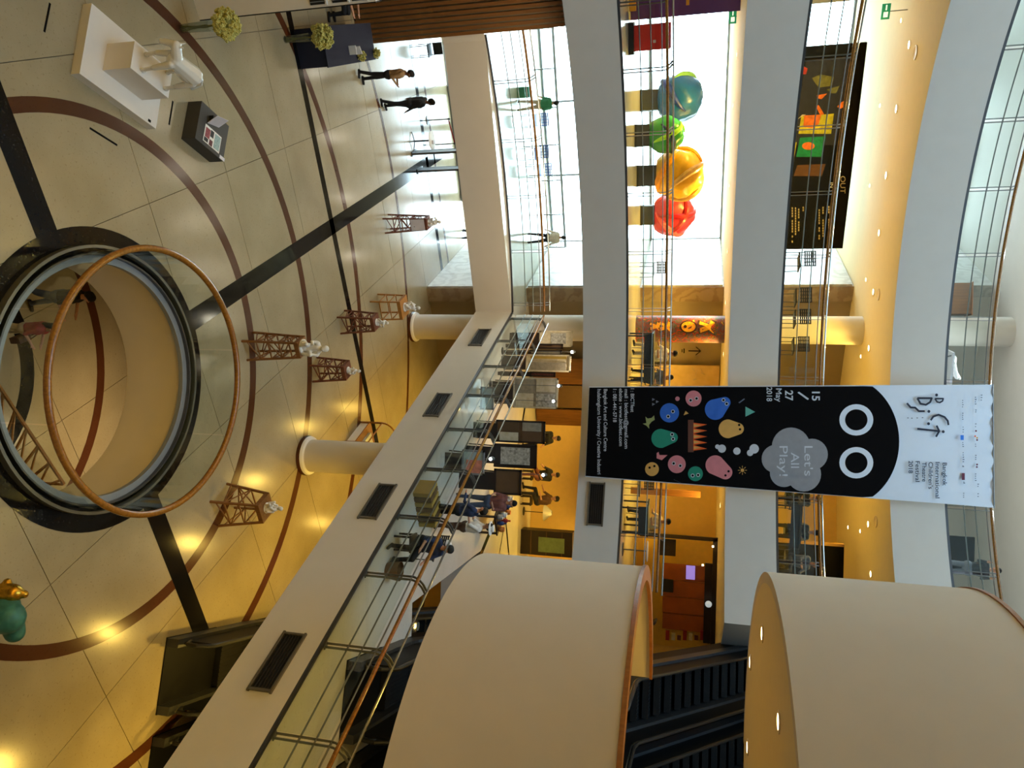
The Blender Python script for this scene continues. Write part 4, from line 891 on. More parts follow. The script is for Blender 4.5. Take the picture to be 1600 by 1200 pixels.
# wooden frame tower in the basement
def pb(px, py, z): return P(px, py, z)
tb_ = empty('timber_ladder_frame', P(30, 690, -4.15), 0, 'pale timber lattice frame rising inside the floor opening', 'stand'); tl = tb_.location
a0_, a1_ = P(-30, 560, -3.6), P(100, 757, -2.6); b0_, b1_ = P(-40, 660, -3.9), P(62, 770, -2.9)
for p, q in ((a0_, a1_), (b0_, b1_)): MB().bar(p - tl, q - tl, .05, .05).build('rail', 'tower_pale', tb_)
for k in range(7): u = .12 + .14 * k; MB().bar(a0_.lerp(a1_, u) - tl, b0_.lerp(b1_, u) - tl, .04, .04).build('rung', 'tower_pale', tb_)
for k in range(6): u = .12 + .14 * k; MB().bar(a0_.lerp(a1_, u) - tl, b0_.lerp(b1_, u + .14) - tl, .03, .03).build('brace', 'tower_pale', tb_)
for p in (a0_, a1_, b0_, b1_): MB().bar(p - tl, Vector((p.x, p.y, -4.15)) - tl, .05, .05).build('leg', 'tower_pale', tb_)
q = P(33, 463, -4.15); person(q, radians(-75), dict(legs=[(14, 6, 3), (-14, 10, 3)], arms=[(25, 8, 60, 20), (20, 8, 60, 20)]), 'cloth_black', 'cloth_denim', 'person in black top and grey trousers walking in basement opening', 1.82, skin='skin')
q = P(-14, 512, -4.15); person(q, radians(-80), dict(legs=[(10, 6, 3), (-10, 8, 3)], arms=[(25, 8, 70, 30), (20, 8, 70, 30)]), 'cloth_red', 'cloth_khaki', 'person in red and tan clothes walking in basement opening', 1.64, long_hair=True)
one('shoulder_bag', MB().box((q.x + .22, q.y - .05, -3.35), (.12, .28, .24), .4).tube([(q.x + .22, q.y - .15, -3.23), (q.x + .08, q.y - .05, -2.85), (q.x + .22, q.y + .07, -3.23)], .012, 5), 'cloth_brown', 'brown shoulder bag carried by person in red in the basement', 'bag')
# ================================================================ first floor
def px_m(Y): return (PY(800, 601, Y) - PY(800, 600, Y)).x
zt = PS(878, 300, 19.4).z - F[1]
ir = empty('terrace_railing', W(19.4, 0, F[1]), RZ, 'pale railing with glass base in front of the bright first floor windows', 'railing')
for z, r_ in ((.42, .012), (.62, .012), (.82, .012)): MB().tube([(-4.1, 0, z), (4.0, 0, z)], r_, 6).build('rail', 'steel', ir)
MB().tube([(-4.1, 0, zt), (4.0, 0, zt)], .035, 10).build('top_rail', 'alu', ir, True)
for k in range(7): MB().box((-4.05 + k * 1.34, 0, zt / 2), (.04, .04, zt)).build('post', 'steel', ir)
for k in range(6): MB().box((-3.38 + k * 1.34, .02, .19), (1.28, .012, .3)).build('glass_panel', 'balustrade_glass', ir)
mat('chair_blue', (38, 84, 168), .5); mat('chair_black', (30, 30, 32), .6)
def chair_at(q, z, rz, label, m, group, holes=True):
    o = empty('stacking_chair', (q[0], q[1], z), rz, label, 'chair', group)
    MB().box((0, 0, .45), (.42, .42, .03)).build('seat', m, o)
    b = MB()
    for k in range(6): b.box((0, .215 + k * .008, .58 + k * .05), (.42, .018, .032))
    for x in (-.205, .205, -.1, .1, 0): b.box((x, .235, .70), (.022, .02, .30))
    b.build('backrest', m, o)
    for x in (-.19, .19):
        MB().tube([(x, -.19, 0), (x, -.17, .44)], .011, 6).build('leg', 'steel_dark', o); MB().tube([(x, .22, 0), (x, .19, .44), (x, .22, .6)], .011, 6).build('leg', 'steel_dark', o)
    return o
for q, lb in (((-9.08, 24.92), 'blue perforated chair beside the person in green'), ((-8.04, 25.15), 'middle blue perforated chair on the first balcony'), ((-7.61, 25.82), 'right-hand blue perforated chair on the first balcony')): chair_at(q, F[1], .45, lb, 'chair_blue', 'blue chairs on the first balcony')
person((-9.3, 24.04, F[1]), radians(35), dict(legs=[(12, 8, 4), (-10, 8, 4)], arms=[(10, 10, 30, 0), (5, 10, 40, 10)]), 'cloth_green', 'cloth_khaki', 'person in green top and khaki shorts by the blue chairs', 1.38)
q = P(809, 145, F[1]); one('green_bag', MB().box((q.x, q.y, F[1] + .2), (.34, .24, .4), .4).tube([(q.x - .1, q.y, F[1] + .4), (q.x, q.y, F[1] + .52), (q.x + .1, q.y, F[1] + .4)], .012, 6), 'cloth_green', 'green upright bag on first balcony floor left of the person', 'bag')
person((-5.28, 26.11, F[1]), radians(10), dict(legs=[(2, 2, 9), (-2, 2, 9)], arms=[(-4, 16, 20, -10), (-4, 16, 20, -10)]), 'cloth_white', 'cloth_navy', 'person in white shirt standing at the bright first floor window', 1.38)
for a, b in (((757, 852), (778, 800)), ((794, 857), (788, 790))):
    p0, p1 = P(*a, F[1]), P(*b, F[1]); d = (p1 - p0) * .35; MB().bar(p0 - d + Vector((0, 0, .003)), p1 + d + Vector((0, 0, .003)), .2 if a[0] < 780 else .12, .008).build('inlay_band', 'granite_black', bpy.data.objects['floor_1_east'])
mat('canvas', (214, 204, 180), .8, var=.12, scale=9, rgb2=(190, 176, 140)); mat('canvas_grey', (150, 140, 120), .8, var=.2, scale=12); mat('frame_dark', (40, 28, 20), .45); mat('frame_gold', (150, 112, 52), .45); mat('board_brown', (96, 70, 42), .7); mat('sketch', (120, 116, 104), .7, var=.5, scale=16, rgb2=(206, 202, 190)); mat('pale_blue', (170, 190, 196), .6, var=.08); mat('poster_pink', (200, 130, 110), .6, var=.3, scale=10); mat('stripe_y', (170, 140, 60), .6)
def panel(x0, x1, y0, y1, Y, frame, canvas, label, sub=None, legs=True, z=F[1], tilt=0., group='framed panels of the picture stall'):
    a, b = PY((x0 + x1) / 2, y0, Y), PY((x0 + x1) / 2, y1, Y); zt_ = PY(x1, (y0 + y1) / 2, Y).z - z; zb_ = max(.12, PY(x0, (y0 + y1) / 2, Y).z - z); w = b.x - a.x
    o = empty('picture_panel', ((a.x + b.x) / 2, Y, z), tilt, label, 'picture', group); h = zt_ - zb_; f = .05
    MB().box((0, 0, zb_ + h / 2), (w - f, .025, h - f)).build('canvas', canvas, o)
    for zz in (zb_ + f / 2, zt_ - f / 2): MB().box((0, -.01, zz), (w, .05, f)).build('frame_bar', frame, o)
    for xx in (-w / 2 + f / 2, w / 2 - f / 2): MB().box((xx, -.01, zb_ + h / 2), (f, .05, h)).build('frame_bar', frame, o)
    for (u0, u1, v0, v1, m) in (sub or ()): MB().box(((u0 + u1 - 1) / 2 * w, -.022, zb_ + h * (v0 + v1) / 2), ((u1 - u0) * w, .02, (v1 - v0) * h)).build('mounted_picture', m, o)
    for xx in (-w * .35, w * .35): MB().bar((xx, .03, zt_ * .9), (xx * 1.1, .3, 0), .03, .03).build('easel_leg', 'frame_dark', o); 
    if zb_ > .13: MB().box((0, 0, zb_ / 2), (w * .7, .06, zb_)).build('stand', 'frame_dark', o)
    return o
panel(843, 895, 517, 542, 23.9, 'canvas', 'canvas', 'cream sketch panel in front of the white column, leftmost of stall', ((.15, .8, .35, .8, 'sketch'),))
panel(828, 880, 537, 545, 23.4, 'frame_dark', 'board_brown', 'narrow dark frame beside the leftmost cream panel'); panel(828, 878, 547, 555, 23.2, 'frame_dark', 'canvas_grey', 'narrow dark-edged frame left of yellowish panel')
panel(822, 892, 554, 581, 22.9, 'canvas', 'canvas', 'tall yellowish cream panel with folded sheet', ((.05, .25, .1, .9, 'stripe_y'), (.45, .95, .1, .9, 'canvas_grey')))
panel(828, 868, 581, 589, 22.5, 'frame_dark', 'pic_c', 'narrow dark print with red patches beside yellowish panel')
panel(802, 872, 590, 638, 21.9, 'canvas', 'canvas_grey', 'wide pale lattice panel holding four sheets', ((.06, .46, .52, .94, 'canvas'), (.52, .94, .52, .94, 'sketch'), (.06, .46, .06, .46, 'canvas_grey'), (.52, .94, .06, .46, 'canvas')))
panel(775, 852, 657, 692, 20.0, 'frame_dark', 'board_brown', 'dark panel mounted with four brown pictures', ((.08, .46, .54, .92, 'canvas_grey'), (.54, .92, .54, .92, 'board_brown'), (.08, .46, .08, .46, 'board_brown'), (.54, .92, .08, .46, 'canvas')))
panel(772, 839, 694, 731, 19.3, 'frame_dark', 'frame_dark', 'wide black frame around a pale ink drawing', ((.14, .86, .16, .84, 'sketch'),))
panel(772, 815, 733, 773, 18.8, 'frame_dark', 'board_brown', 'plain brown board in dark frame beside the ink drawing')
panel(735, 772, 604, 640, 20.2, 'alu', 'pale_blue', 'pale blue board behind the straight glass balustrade'); panel(722, 757, 703, 742, 17.6, 'alu', 'pale_blue', 'pale board with pink poster behind the straight glass balustrade', ((.4, .95, .2, .95, 'poster_pink'),))
mat('bulb', (240, 246, 255), .5, emit=16)
for i, (px, py, Y) in enumerate(((873, 603, 21.6), (865, 627, 21.6), (894, 550, 22.95), (767, 717, 18.6), (849, 742, 19.6))):
    p = PY(px, py, Y); o = empty('clip_lamp', (p.x, p.y, F[1]), 0, 'small bright lamp on thin stand %s' % ('above the lattice panel, left one', 'above the lattice panel, right one', 'above the yellowish panel', 'before the ink drawing', 'right of the ink drawing')[i], 'lamp', 'stall lamps'); h = p.z - F[1]
    MB().tube([(0, 0, .02), (0, 0, h)], .01, 6).build('stand', 'steel', o); MB().lathe([(.12, 0), (.12, .02), (.01, .03)], 12).build('base', 'black', o); MB().ball((0, -.02, h), .045, 10, 6).build('bulb', 'bulb', o, True); MB().lathe([(.03, h + .1), (.07, h + .02), (.06, h + .02), (.02, h + .1)], 12, (0, .02, 0)).build('shade', 'steel', o, True)
SITP = dict(hip=.55, legs=[(84, 80, 8), (84, 80, 8)], arms=[(30, 10, 55, 15), (35, 10, 50, 15)], lean=10)
def stool(q, z, lb, m='frame_dark'): one('stool', MB().box((q[0], q[1], z + .37), (.36, .36, .04)).box((q[0] - .14, q[1] - .14, z + .18), (.04, .04, .36)).box((q[0] + .14, q[1] - .14, z + .18), (.04, .04, .36)).box((q[0] - .14, q[1] + .14, z + .18), (.04, .04, .36)).box((q[0] + .14, q[1] + .14, z + .18), (.04, .04, .36)), m, lb, 'stool')
def headY(px, py, z, h):                              # where a person of height h must stand for the head to fall there
    r = ray(px, py); return Vector((r.x, r.y, 0)) * ((z + h - CAMZ) / r.z) + Vector((0, 0, z))
q = headY(806, 787, F[1], 1.62); person(q, radians(160), dict(legs=[(4, 4, 4), (-4, 6, 4)], arms=[(25, 8, 70, 25), (30, 8, 60, 25)]), 'cloth_pattern', 'cloth_denim', 'standing person in patterned shirt and dark blue trousers at stall', 1.62)
q = headY(772, 826, F[1], 1.55); person(q, radians(100), dict(legs=[(4, 4, 4), (-4, 6, 4)], arms=[(35, 8, 50, 15), (30, 8, 60, 25)], nod=15), 'cloth_white', 'cloth_brown', 'person in white shirt and pale round hat among stall crowd', 1.5)
hp = q + Vector((0, 0, 1.46)); one('straw_hat', MB().lathe([(.17, 0), (.17, .012), (.09, .03), (.085, .08), (.0, .10)], 20, hp), 'cloth_white', 'pale round hat worn by the person in white shirt', 'hat', None, True)
q = headY(760, 800, F[1], 1.5); person(q, radians(60), dict(legs=[(4, 4, 4), (-4, 6, 4)], arms=[(35, 8, 50, 15), (30, 8, 60, 25)]), 'cloth_blue', 'cloth_black', 'person in blue jacket bending among the stall crowd', 1.5, sleeves='long')
q = headY(706, 853, F[1], 1.22); person(q, radians(200), SITP, 'cloth_blue', 'cloth_black', 'seated person in blue with white cap beside the lower drum', 1.62); stool(q, F[1], 'dark stool under the person with white cap')
one('sun_visor_hat', MB().lathe([(.11, 0), (.10, .05), (.06, .09), (0, .10)], 16, q + Vector((0, .03, 1.10))), 'cloth_white', 'white cap on the seated person beside lower drum', 'cap', None, True)
q2_ = q + Vector((.5, -.45, 0)); one('basket', MB().lathe([(.16, 0), (.20, .28), (.19, .28), (.15, .02), (0, .02)], 18, q2_), 'board_brown', 'round brown basket beside person with white cap', 'basket', None, True)
for i, (px, py, t, b_) in enumerate(((884, 683, 'cloth_black', 'cloth_black'), (880, 745, 'cloth_black', 'cloth_pattern'), (882, 785, 'cloth_brown', 'cloth_black'))):
    q = headY(px, py, F[1], 1.22) if i else headY(px, py, F[1], 1.22); k = min(1, 26.3 / q.y); q = Vector((q.x * k, q.y * k, F[1])); hh = (PY(px, py, q.y).z - F[1]) / 1.22 * 1.65
    person(q, radians((200, 150, 120)[i]), SITP, t, b_, ('seated person in black at the far desk, below wooden wall panels', 'seated person in black and patterned clothes at far desk', 'seated person in brown beside the white lampshade')[i], min(1.75, hh)); stool(q, F[1], ('stool under leftmost seated person at far desk', 'stool under middle seated person at far desk', 'stool under the person beside white lampshade')[i])
q = P(838, 800, F[1]); q = Vector((q.x * .92, q.y * .92, F[1])); zl = hz(842, 800, q) - F[1]; fl = empty('standing_lamp', q, 0, 'white conical lampshade on a stand near the far right wall', 'lamp'); zl = max(zl, .9)
MB().lathe([(.30, zl - .12), (.08, zl + .16), (.07, zl + .16), (.28, zl - .12)], 20).build('shade', 'white', fl, True); MB().tube([(0, 0, .02), (0, 0, zl)], .015, 6).build('stem', 'black', fl); MB().lathe([(.16, 0), (.16, .02), (.02, .04)], 14).build('base', 'black', fl)
a, b = PY(855, 828, 26.6), PY(855, 866, 26.6); cb = empty('low_cabinet', ((a.x + b.x) / 2, 26.6, F[1]), 0, 'dark display cabinet with green sheet against far right wall', 'cabinet'); w = b.x - a.x; h = PY(896, 845, 26.6).z - F[1]
MB().box((0, 0, h / 2), (w, .5, h)).build('body', 'frame_dark', cb); mat('green_sheet', (104, 122, 84), .6, var=.15, scale=6); MB().box((.05, -.26, h * .6), (w * .6, .02, h * .5)).build('green_sheet', 'green_sheet', cb)
for k in range(3): MB().box((0, -.256, h * (.2 + .3 * k)), (w - .05, .012, .02)).build('shelf_edge', 'board_brown', cb)
q = P(672, 786, F[1]); q = q * (1); cr_ = empty('slatted_crate', (q.x - .1, q.y - .7, F[1]), .5, 'yellow slatted crate on the floor behind straight glass balustrade', 'crate'); 
for k in range(7): MB().box((-.42 + k * .14, 0, .2), (.10, .5, .4)).build('slat', 'stripe_y' if k % 2 == 0 else 'board_brown', cr_)
q = P(640, 838, F[1]); chair_at((q.x + .3, q.y + .3), F[1], 2.4, 'dark chair behind straight glass balustrade near the crate', 'chair_black', None)
# wooden cladding panels on the far first-floor wall
for i, (y0, y1, m) in enumerate(((560, 600, 'slat_wood'), (602, 636, 'board_brown'), (640, 690, 'slat_wood'))):
    a, b = PS(885, y0, 15.1), PS(885, y1, 15.1); o = MB().bar((a.x, a.y, 5.2), (b.x, b.y, 5.2), .05, 2.7).build('wall_cladding', m); tag(o, ('orange-brown timber wall panel nearest the first floor column', 'dull brown wall panel between the timber panels', 'orange-brown timber wall panel behind the stall lamps')[i], 'panel', 'wall panels of the first floor')

# ================================================================ second floor
def ball_art(q, z, ph, r, c1, c2, c3, label, cat='sculpture'):
    o = empty('wrapped_ball', (q[0], q[1], z + ph), 0, label, cat, 'glossy coloured balls on pedestals'); mat('w_' + c1[0], c1[1], .35, var=.12, scale=5, bump=.6); mat('v_' + c1[0], c2, .35, var=.15, scale=6, bump=.4); mat('u_' + c1[0], c3, .3, var=.2, scale=6)
    mb = MB(); nu, nv = 40, 26; R_ = random.Random(len(label)); ph_ = [R_.random() * 6 for _ in range(8)]
    vs = []
    for i in range(nv + 1):
        for j in range(nu):
            th = pi * i / nv; p_ = 2 * pi * j / nu; d = Vector((sin(th) * cos(p_), sin(th) * sin(p_), cos(th)))
            k = 1 + .045 * sin(5 * d.x + ph_[0]) * sin(6 * d.z + ph_[1]) + .03 * sin(11 * d.y + ph_[2] + 4 * d.x) + .015 * sin(23 * (d.x + d.z) + ph_[3]); v = d * r * k; v.z = max(v.z, -r * .86); vs.append(v + Vector((0, 0, r * .86)))
    mb.add(vs, [(i * nu + j, (i + 1) * nu + j, (i + 1) * nu + (j + 1) % nu, i * nu + (j + 1) % nu) for i in range(nv) for j in range(nu)]); mb.build('body', 'w_' + c1[0], o, True)
    for k in range(5):
        Mx = Matrix.Rotation(ph_[k] * 2, 3, 'Z') @ Matrix.Rotation(.5 + .4 * k, 3, 'X'); a0 = ph_[k + 2]; pts = [Vector((0, 0, r * .86)) + Mx @ (Vector((cos(a0 + 2.4 * t / 14), sin(a0 + 2.4 * t / 14), .18 * sin(t / 3))) * r * 1.01) for t in range(15)]
        MB().tube([Vector((p.x, p.y, max(p.z, .05))) for p in pts], [r * .03 + r * .12 * sin(pi * t / 14) for t in range(15)], 8).build('ribbon', ('v_' if k % 2 else 'u_') + c1[0], o, True)
    pd = empty('ball_pedestal', (q[0], q[1], z), .3, label.replace('ball', 'ball: its dark pedestal').split(' wrapped')[0] if False else 'dark grey pedestal under the %s ball' % c1[0], 'pedestal', 'dark pedestals under the coloured balls'); mat('ped', (52, 58, 70), .6) if 'ped' not in M else None
    MB().box((0, 0, ph / 2), (.62, .62, ph - .004)).build('block', 'ped', pd); MB().box((0, 0, .03), (.64, .64, .06)).build('plinth', 'chair_black', pd)
ball_art((-9.19, 24.04), F[2], .56, .74, ('blue', (10, 84, 156)), (26, 52, 140), (140, 200, 90), 'big blue wrapped ball on pedestal, leftmost of the four')
ball_art((-7.55, 22.48), F[2], .42, .54, ('green', (40, 150, 70)), (150, 220, 50), (30, 60, 90), 'smaller green wrapped ball on pedestal between blue and yellow')
ball_art((-6.66, 23.59), F[2], .60, .76, ('yellow', (226, 176, 40)), (240, 160, 10), (200, 160, 90), 'big yellow wrapped ball on pedestal between green and red')
ball_art((-5.86, 25.5), F[2], .46, .71, ('red', (196, 44, 58)), (226, 96, 100), (150, 20, 34), 'red wrapped ball on pedestal, rightmost of the four')
q = P(994, 60, F[2]); q = Vector((q.x * .9, q.y * .9, F[2])); w0 = 35 * px_m(q.y); mat('stand_red', (200, 34, 34), .5); rs = empty('red_stand', (q.x, q.y, F[2]), RZ, 'red display stand on black foot beside the purple wall', 'display stand'); hh = hz(1048, 44, q) - F[2]
MB().box((0, .1, .07), (w0 * 1.25, .5, .14)).build('foot', 'chair_black', rs); MB().box((0, .1, .14 + (hh - .14) / 2), (w0, .4, hh - .14)).build('body', 'stand_red', rs); MB().box((.1, -.105, hh * .62), (.07, .01, .07)).build('emblem', 'paper', rs); MB().box((0, .1, hh - .1), (w0 * 1.01, .41, .2)).build('top_band', 'belt_red', rs)
mat('gold', (214, 160, 50), .4)
for i, (x0, x1, y0, y1) in enumerate(((972, 994, 0, 18), (1072, 1077, 0, 8))):
    a, b = PS((x0 + x1) / 2, y0 - 10, 12.6), PS((x0 + x1) / 2, y1, 12.6); z0, z1 = PS(x0, y1, 12.6).z, PS(x1, y1, 12.6).z
    o = MB().bar((a.x, a.y, (z0 + z1) / 2), (b.x, b.y, (z0 + z1) / 2), .08, z1 - z0).build('gold_board', 'gold'); tag(o, ('golden yellow board at the foot of purple wall', 'small golden strip on the purple wall')[i], 'board')
chair_at((-4.03, 25.74), F[2], .5, 'single chair with slotted back before the marble reveal', 'chair_black', None)
def mural_mat():
    m = bpy.data.materials.new('mural'); m.use_nodes = True; nt = m.node_tree; N = nt.nodes; L = nt.links; b = N['Principled BSDF']; b.inputs['Roughness'].default_value = .4
    tc = N.new('ShaderNodeTexCoord'); v = N.new('ShaderNodeTexVoronoi'); v.inputs['Scale'].default_value = 7; no = N.new('ShaderNodeTexNoise'); no.inputs['Scale'].default_value = 5; no.inputs['Detail'].default_value = 8; no.inputs['Distortion'].default_value = 1.2
    cr = N.new('ShaderNodeValToRGB'); cr.color_ramp.interpolation = 'CONSTANT'
    for i, (p, c) in enumerate(((0, (74, 70, 96)), (.36, (120, 40, 44)), (.44, (92, 84, 110)), (.5, (70, 78, 60)), (.56, (188, 50, 40)), (.61, (60, 74, 50)), (.68, (214, 170, 60)))):
        e = cr.color_ramp.elements[i] if i < 2 else cr.color_ramp.elements.new(p); e.position = p; e.color = srgb(*c)
    L.new(tc.outputs['Object'], no.inputs['Vector']); L.new(no.outputs[0], cr.inputs[0]); L.new(cr.outputs[0], b.inputs['Base Color']); M['mural'] = m
mural_mat(); mc = column(c1, .44, F[2], B[3], 'mural_column', 'round column painted with a colourful graffiti mural', 'mural', False)
mat('mural_orange', (232, 130, 30), .5, var=.3, scale=14, rgb2=(240, 190, 40)); mat('mural_dark', (52, 26, 24), .5)
def wrap(poly, m, off, name):                          # poly in (sideways, height) metres on the camera side of the column
    n = len(poly); aim = atan2(-c1.y, -c1.x); f = lambda u, r_: Vector((r_ * cos(aim - u / .44), r_ * sin(aim - u / .44), 0))
    vs = [f(-u, .44 + off) + Vector((0, 0, z)) for u, z in poly] + [f(-u, .445) + Vector((0, 0, z)) for u, z in poly]; MB().add(vs, [tuple(range(n)), tuple(reversed(range(n, 2 * n)))] + [(i, (i + 1) % n, n + (i + 1) % n, n + i) for i in range(n)]).build(name, m, mc)
el = lambda u, z, a, b: [(u + a * cos(k * pi / 10), z + b * sin(k * pi / 10)) for k in range(20)]
wrap(el(-.08, 1.68, .21, .27), 'mural_dark', .010, 'painted_oval'); wrap(el(-.08, 1.68, .17, .22), 'mural_orange', .016, 'painted_oval'); wrap(el(-.08, 1.58, .05, .05), 'mural_dark', .02, 'painted_oval')
for z, sz in ((.62, .16), (.95, .19), (2.25, .24)):
    for k_, m, of in ((1.25, 'mural_dark', .010), (1., 'mural_orange', .015)): wrap([(-.08 + x * sz * k_, z + y * sz * k_) for x, y in ((-.8, -.9), (-.3, -1), (-.1, -.2), (.2, -.9), (.8, -.8), (.4, .3), (.9, .9), (-.6, 1), (-.9, .5), (-.3, .3))], m, of, 'painted_letter')
# arrow sign and map on the walls
ar = empty('arrow_sign', PS(1085, 548, 15.40), RZ, 'black upward arrow painted on brown wall beside mural column', 'sign'); u = .045
MB().box((0, -.02, .0), (u * .9, .006, .42)).build('shaft', 'ink_black', ar); MB().bar((0, -.02, .22), (-.16, -.02, .05), .006, .06, up=(0, 1, 0)).build('head', 'ink_black', ar); MB().bar((0, -.02, .22), (.16, -.02, .05), .006, .06, up=(0, 1, 0)).build('head', 'ink_black', ar); MB().box((0, -.02, -.36), (.18, .006, .04)).build('caption', 'ink_black', ar); MB().box((0, -.02, -.43), (.12, .006, .03)).build('caption', 'ink_black', ar)
mat('map_cream', (222, 190, 130), .7, var=.1, scale=3, rgb2=(206, 172, 112)); a, b = PS(1085, 571, 15.25), PS(1085, 640, 15.25); mp_ = empty('wall_map', ((a.x + b.x) / 2, (a.y + b.y) / 2, F[2]), RZ, 'cream wall panel with faint line drawing left of banner', 'panel'); wm = (b - a).xy.length
MB().box((0, 0, 1.4), (wm, .06, 2.75)).build('board', 'map_cream', mp_)
for k in range(14):
    x0_, z0_ = (rnd.random() - .5) * wm * .8, 1.5 + rnd.random() * .9; MB().bar((x0_, -.034, z0_), (x0_ + (rnd.random() - .5) * .5, -.034, z0_ + (rnd.random() - .5) * .3), .004, .02, up=(0, 1, 0)).build('drawn_line', 'sketch', mp_)
def cafe_table(q, z, w, label):
    o = empty('cafe_table', (q[0], q[1], z), .2, label, 'table'); MB().box((0, 0, .72), (w, .7, .04)).build('top', 'chair_black', o); MB().box((0, -.3, .58), (w * .96, .02, .24)).build('front_panel', 'chair_black', o)
    for x in (-w / 2 + .08, w / 2 - .08):
        for y in (-.28, .28): MB().box((x, y, .35), (.04, .04, .70)).build('leg', 'chair_black', o)
SITT = dict(hip=.57, legs=[(84, 80, 6), (84, 80, 6)], arms=[(40, 8, 50, 15), (40, 8, 50, 15)], lean=14)
q = headY(1054, 556, F[2], 1.24); q = Vector((-.97, 23.3, F[2])); person(q, radians(150), SITT, 'cloth_white', 'cloth_khaki', 'person in white shirt seated at black cafe table by mural column', 1.72); chair_at(q, F[2] - .001, radians(150) + pi, 'black chair under the white-shirted cafe guest', 'chair_black', None)
q = Vector((-.3, 23.1, F[2])); person(q, radians(170), SITT, 'cloth_grey', 'cloth_black', 'person in grey seated beside the white-shirted guest', 1.6, long_hair=True); chair_at(q, F[2] - .001, radians(170) + pi, 'black chair under the grey-clothed cafe guest', 'chair_black', None)
cafe_table((-.9, 22.25), F[2], 1.5, 'black cafe table in front of the mural column')
q = Vector((4.1, 22.8, F[2])); person(q, radians(140), SITT, 'cloth_khaki', 'cloth_black', 'person in pale top seated at cafe right of the banner', 1.66); chair_at(q, F[2] - .001, radians(140) + pi, 'black chair under the guest right of banner', 'chair_black', None)
cafe_table((3.75, 21.75), F[2], .9, 'black cafe table right of the banner')
q = Vector((2.9, 21.9, F[2])); chair_at(q, F[2], .4, 'empty dark chair just right of the banner foot', 'chair_black', None)
tb = empty('glass_cafe_table', (4.75, 21.9, F[2]), 0, 'small round pale table above the lower drum', 'table'); MB().lathe([(.3, .70), (.3, .73), (0, .735)], 20).build('top', 'paper', tb, True); MB().tube([(0, 0, .02), (0, 0, .7)], .02, 6).build('stem', 'steel', tb); MB().lathe([(.2, 0), (.2, .02), (.02, .04)], 14).build('base', 'steel_dark', tb)
wb = MB().box((3.35, 24.4, F[2] + 1.1), (.2, .2, 2.2)); one('timber_post', wb, 'slat_wood', 'slim orange timber post behind the cafe right of banner', 'post')
# shop behind the lower drum
YS = 25.6; mat('shop_orange', (150, 76, 24), .5, var=.12, scale=3); mat('shop_yellow', (226, 180, 70), .6, var=.05); mat('screen_lilac', (150, 130, 220), .4, emit=.8); mat('globe', (200, 215, 225), .3, emit=.5)
sh = empty('shop_front', (6.3, YS, F[2]), 0, 'lit shop front with orange shelves and dark frame behind escalator', 'shop')
def shb(x0, x1, y0, y1, m, nm, Y=YS, th=.06):
    a, b = PY(x0, (y0 + y1) / 2, Y), PY(x1, (y0 + y1) / 2, Y); l, r_ = PY((x0 + x1) / 2, y0, Y), PY((x0 + x1) / 2, y1, Y); MB().box(((l.x + r_.x) / 2 - 6.3, Y - YS, (a.z + b.z) / 2 - F[2]), (r_.x - l.x, th, b.z - a.z)).build(nm, m, sh)
shb(1000, 1123, 836, 842, 'frame_dark', 'frame_post'); shb(1112, 1123, 842, 1010, 'frame_dark', 'lintel'); shb(1003, 1112, 842, 1010, 'shop_yellow', 'back_wall', YS + .9)
for k in range(4): shb(1035, 1104, 882 + k * 26, 907 + k * 26, 'shop_orange', 'shelf_panel', YS + .5)
shb(1072, 1086, 884, 905, 'screen_lilac', 'screen', YS + .4); shb(1030, 1056, 842, 868, 'frame_dark', 'menu_board', YS + .3); shb(1035, 1052, 905, 925, 'chair_black', 'display', YS + .3); shb(1100, 1112, 880, 1005, 'frame_dark', 'dark_column', YS + .25)
for k in range(7): shb(1040 + k * 9, 1046 + k * 9, 985 + (k % 3) * 4, 1000, ('cloth_red', 'canvas', 'pic_c')[k % 3], 'shelf_goods', YS + .3)
g_ = PY(1107, 944, YS - .2); MB().ball((g_.x - 6.3, -.2, g_.z - F[2]), .11, 14, 8).build('globe_lamp', 'globe', sh, True)
for px, py in ((1114, 854), (1098, 883), (1113, 903)): g_ = PY(px, py, YS - .1); MB().ball((g_.x - 6.3, -.1, g_.z - F[2]), .035, 8, 6).build('spot_lamp', 'lamp_warm', sh)
spot(sh, 120, (1, .62, .2)); sh.children[-1].location = (0, -.5, 2.7)
# exit signs
mat('exit_green', (20, 130, 90), .5, emit=.5); mat('exit_white', (235, 245, 240), .5, emit=.8)
for px, py, z, lb, Yy in ((1145, 26, B[3], 'small green exit sign hanging over the second balcony', 22.0), (1384, 18, B[4], 'small green exit sign hanging over the third balcony', 20.5)):
    p = PY(px, py, Yy); o = empty('exit_sign', (p.x, p.y, p.z), .5, lb, 'sign', 'hanging exit signs'); MB().box((0, 0, 0), (.36, .05, .2)).build('case', 'exit_green', o); MB().box((.07, -.03, 0), (.12, .01, .10)).build('running_figure', 'exit_white', o); MB().box((-.09, -.03, .0), (.12, .01, .03)).build('arrow', 'exit_white', o); MB().bar((0, 0, .1), (0, 0, max(.14, z - p.z)), .02).build('hanger', 'steel', o)

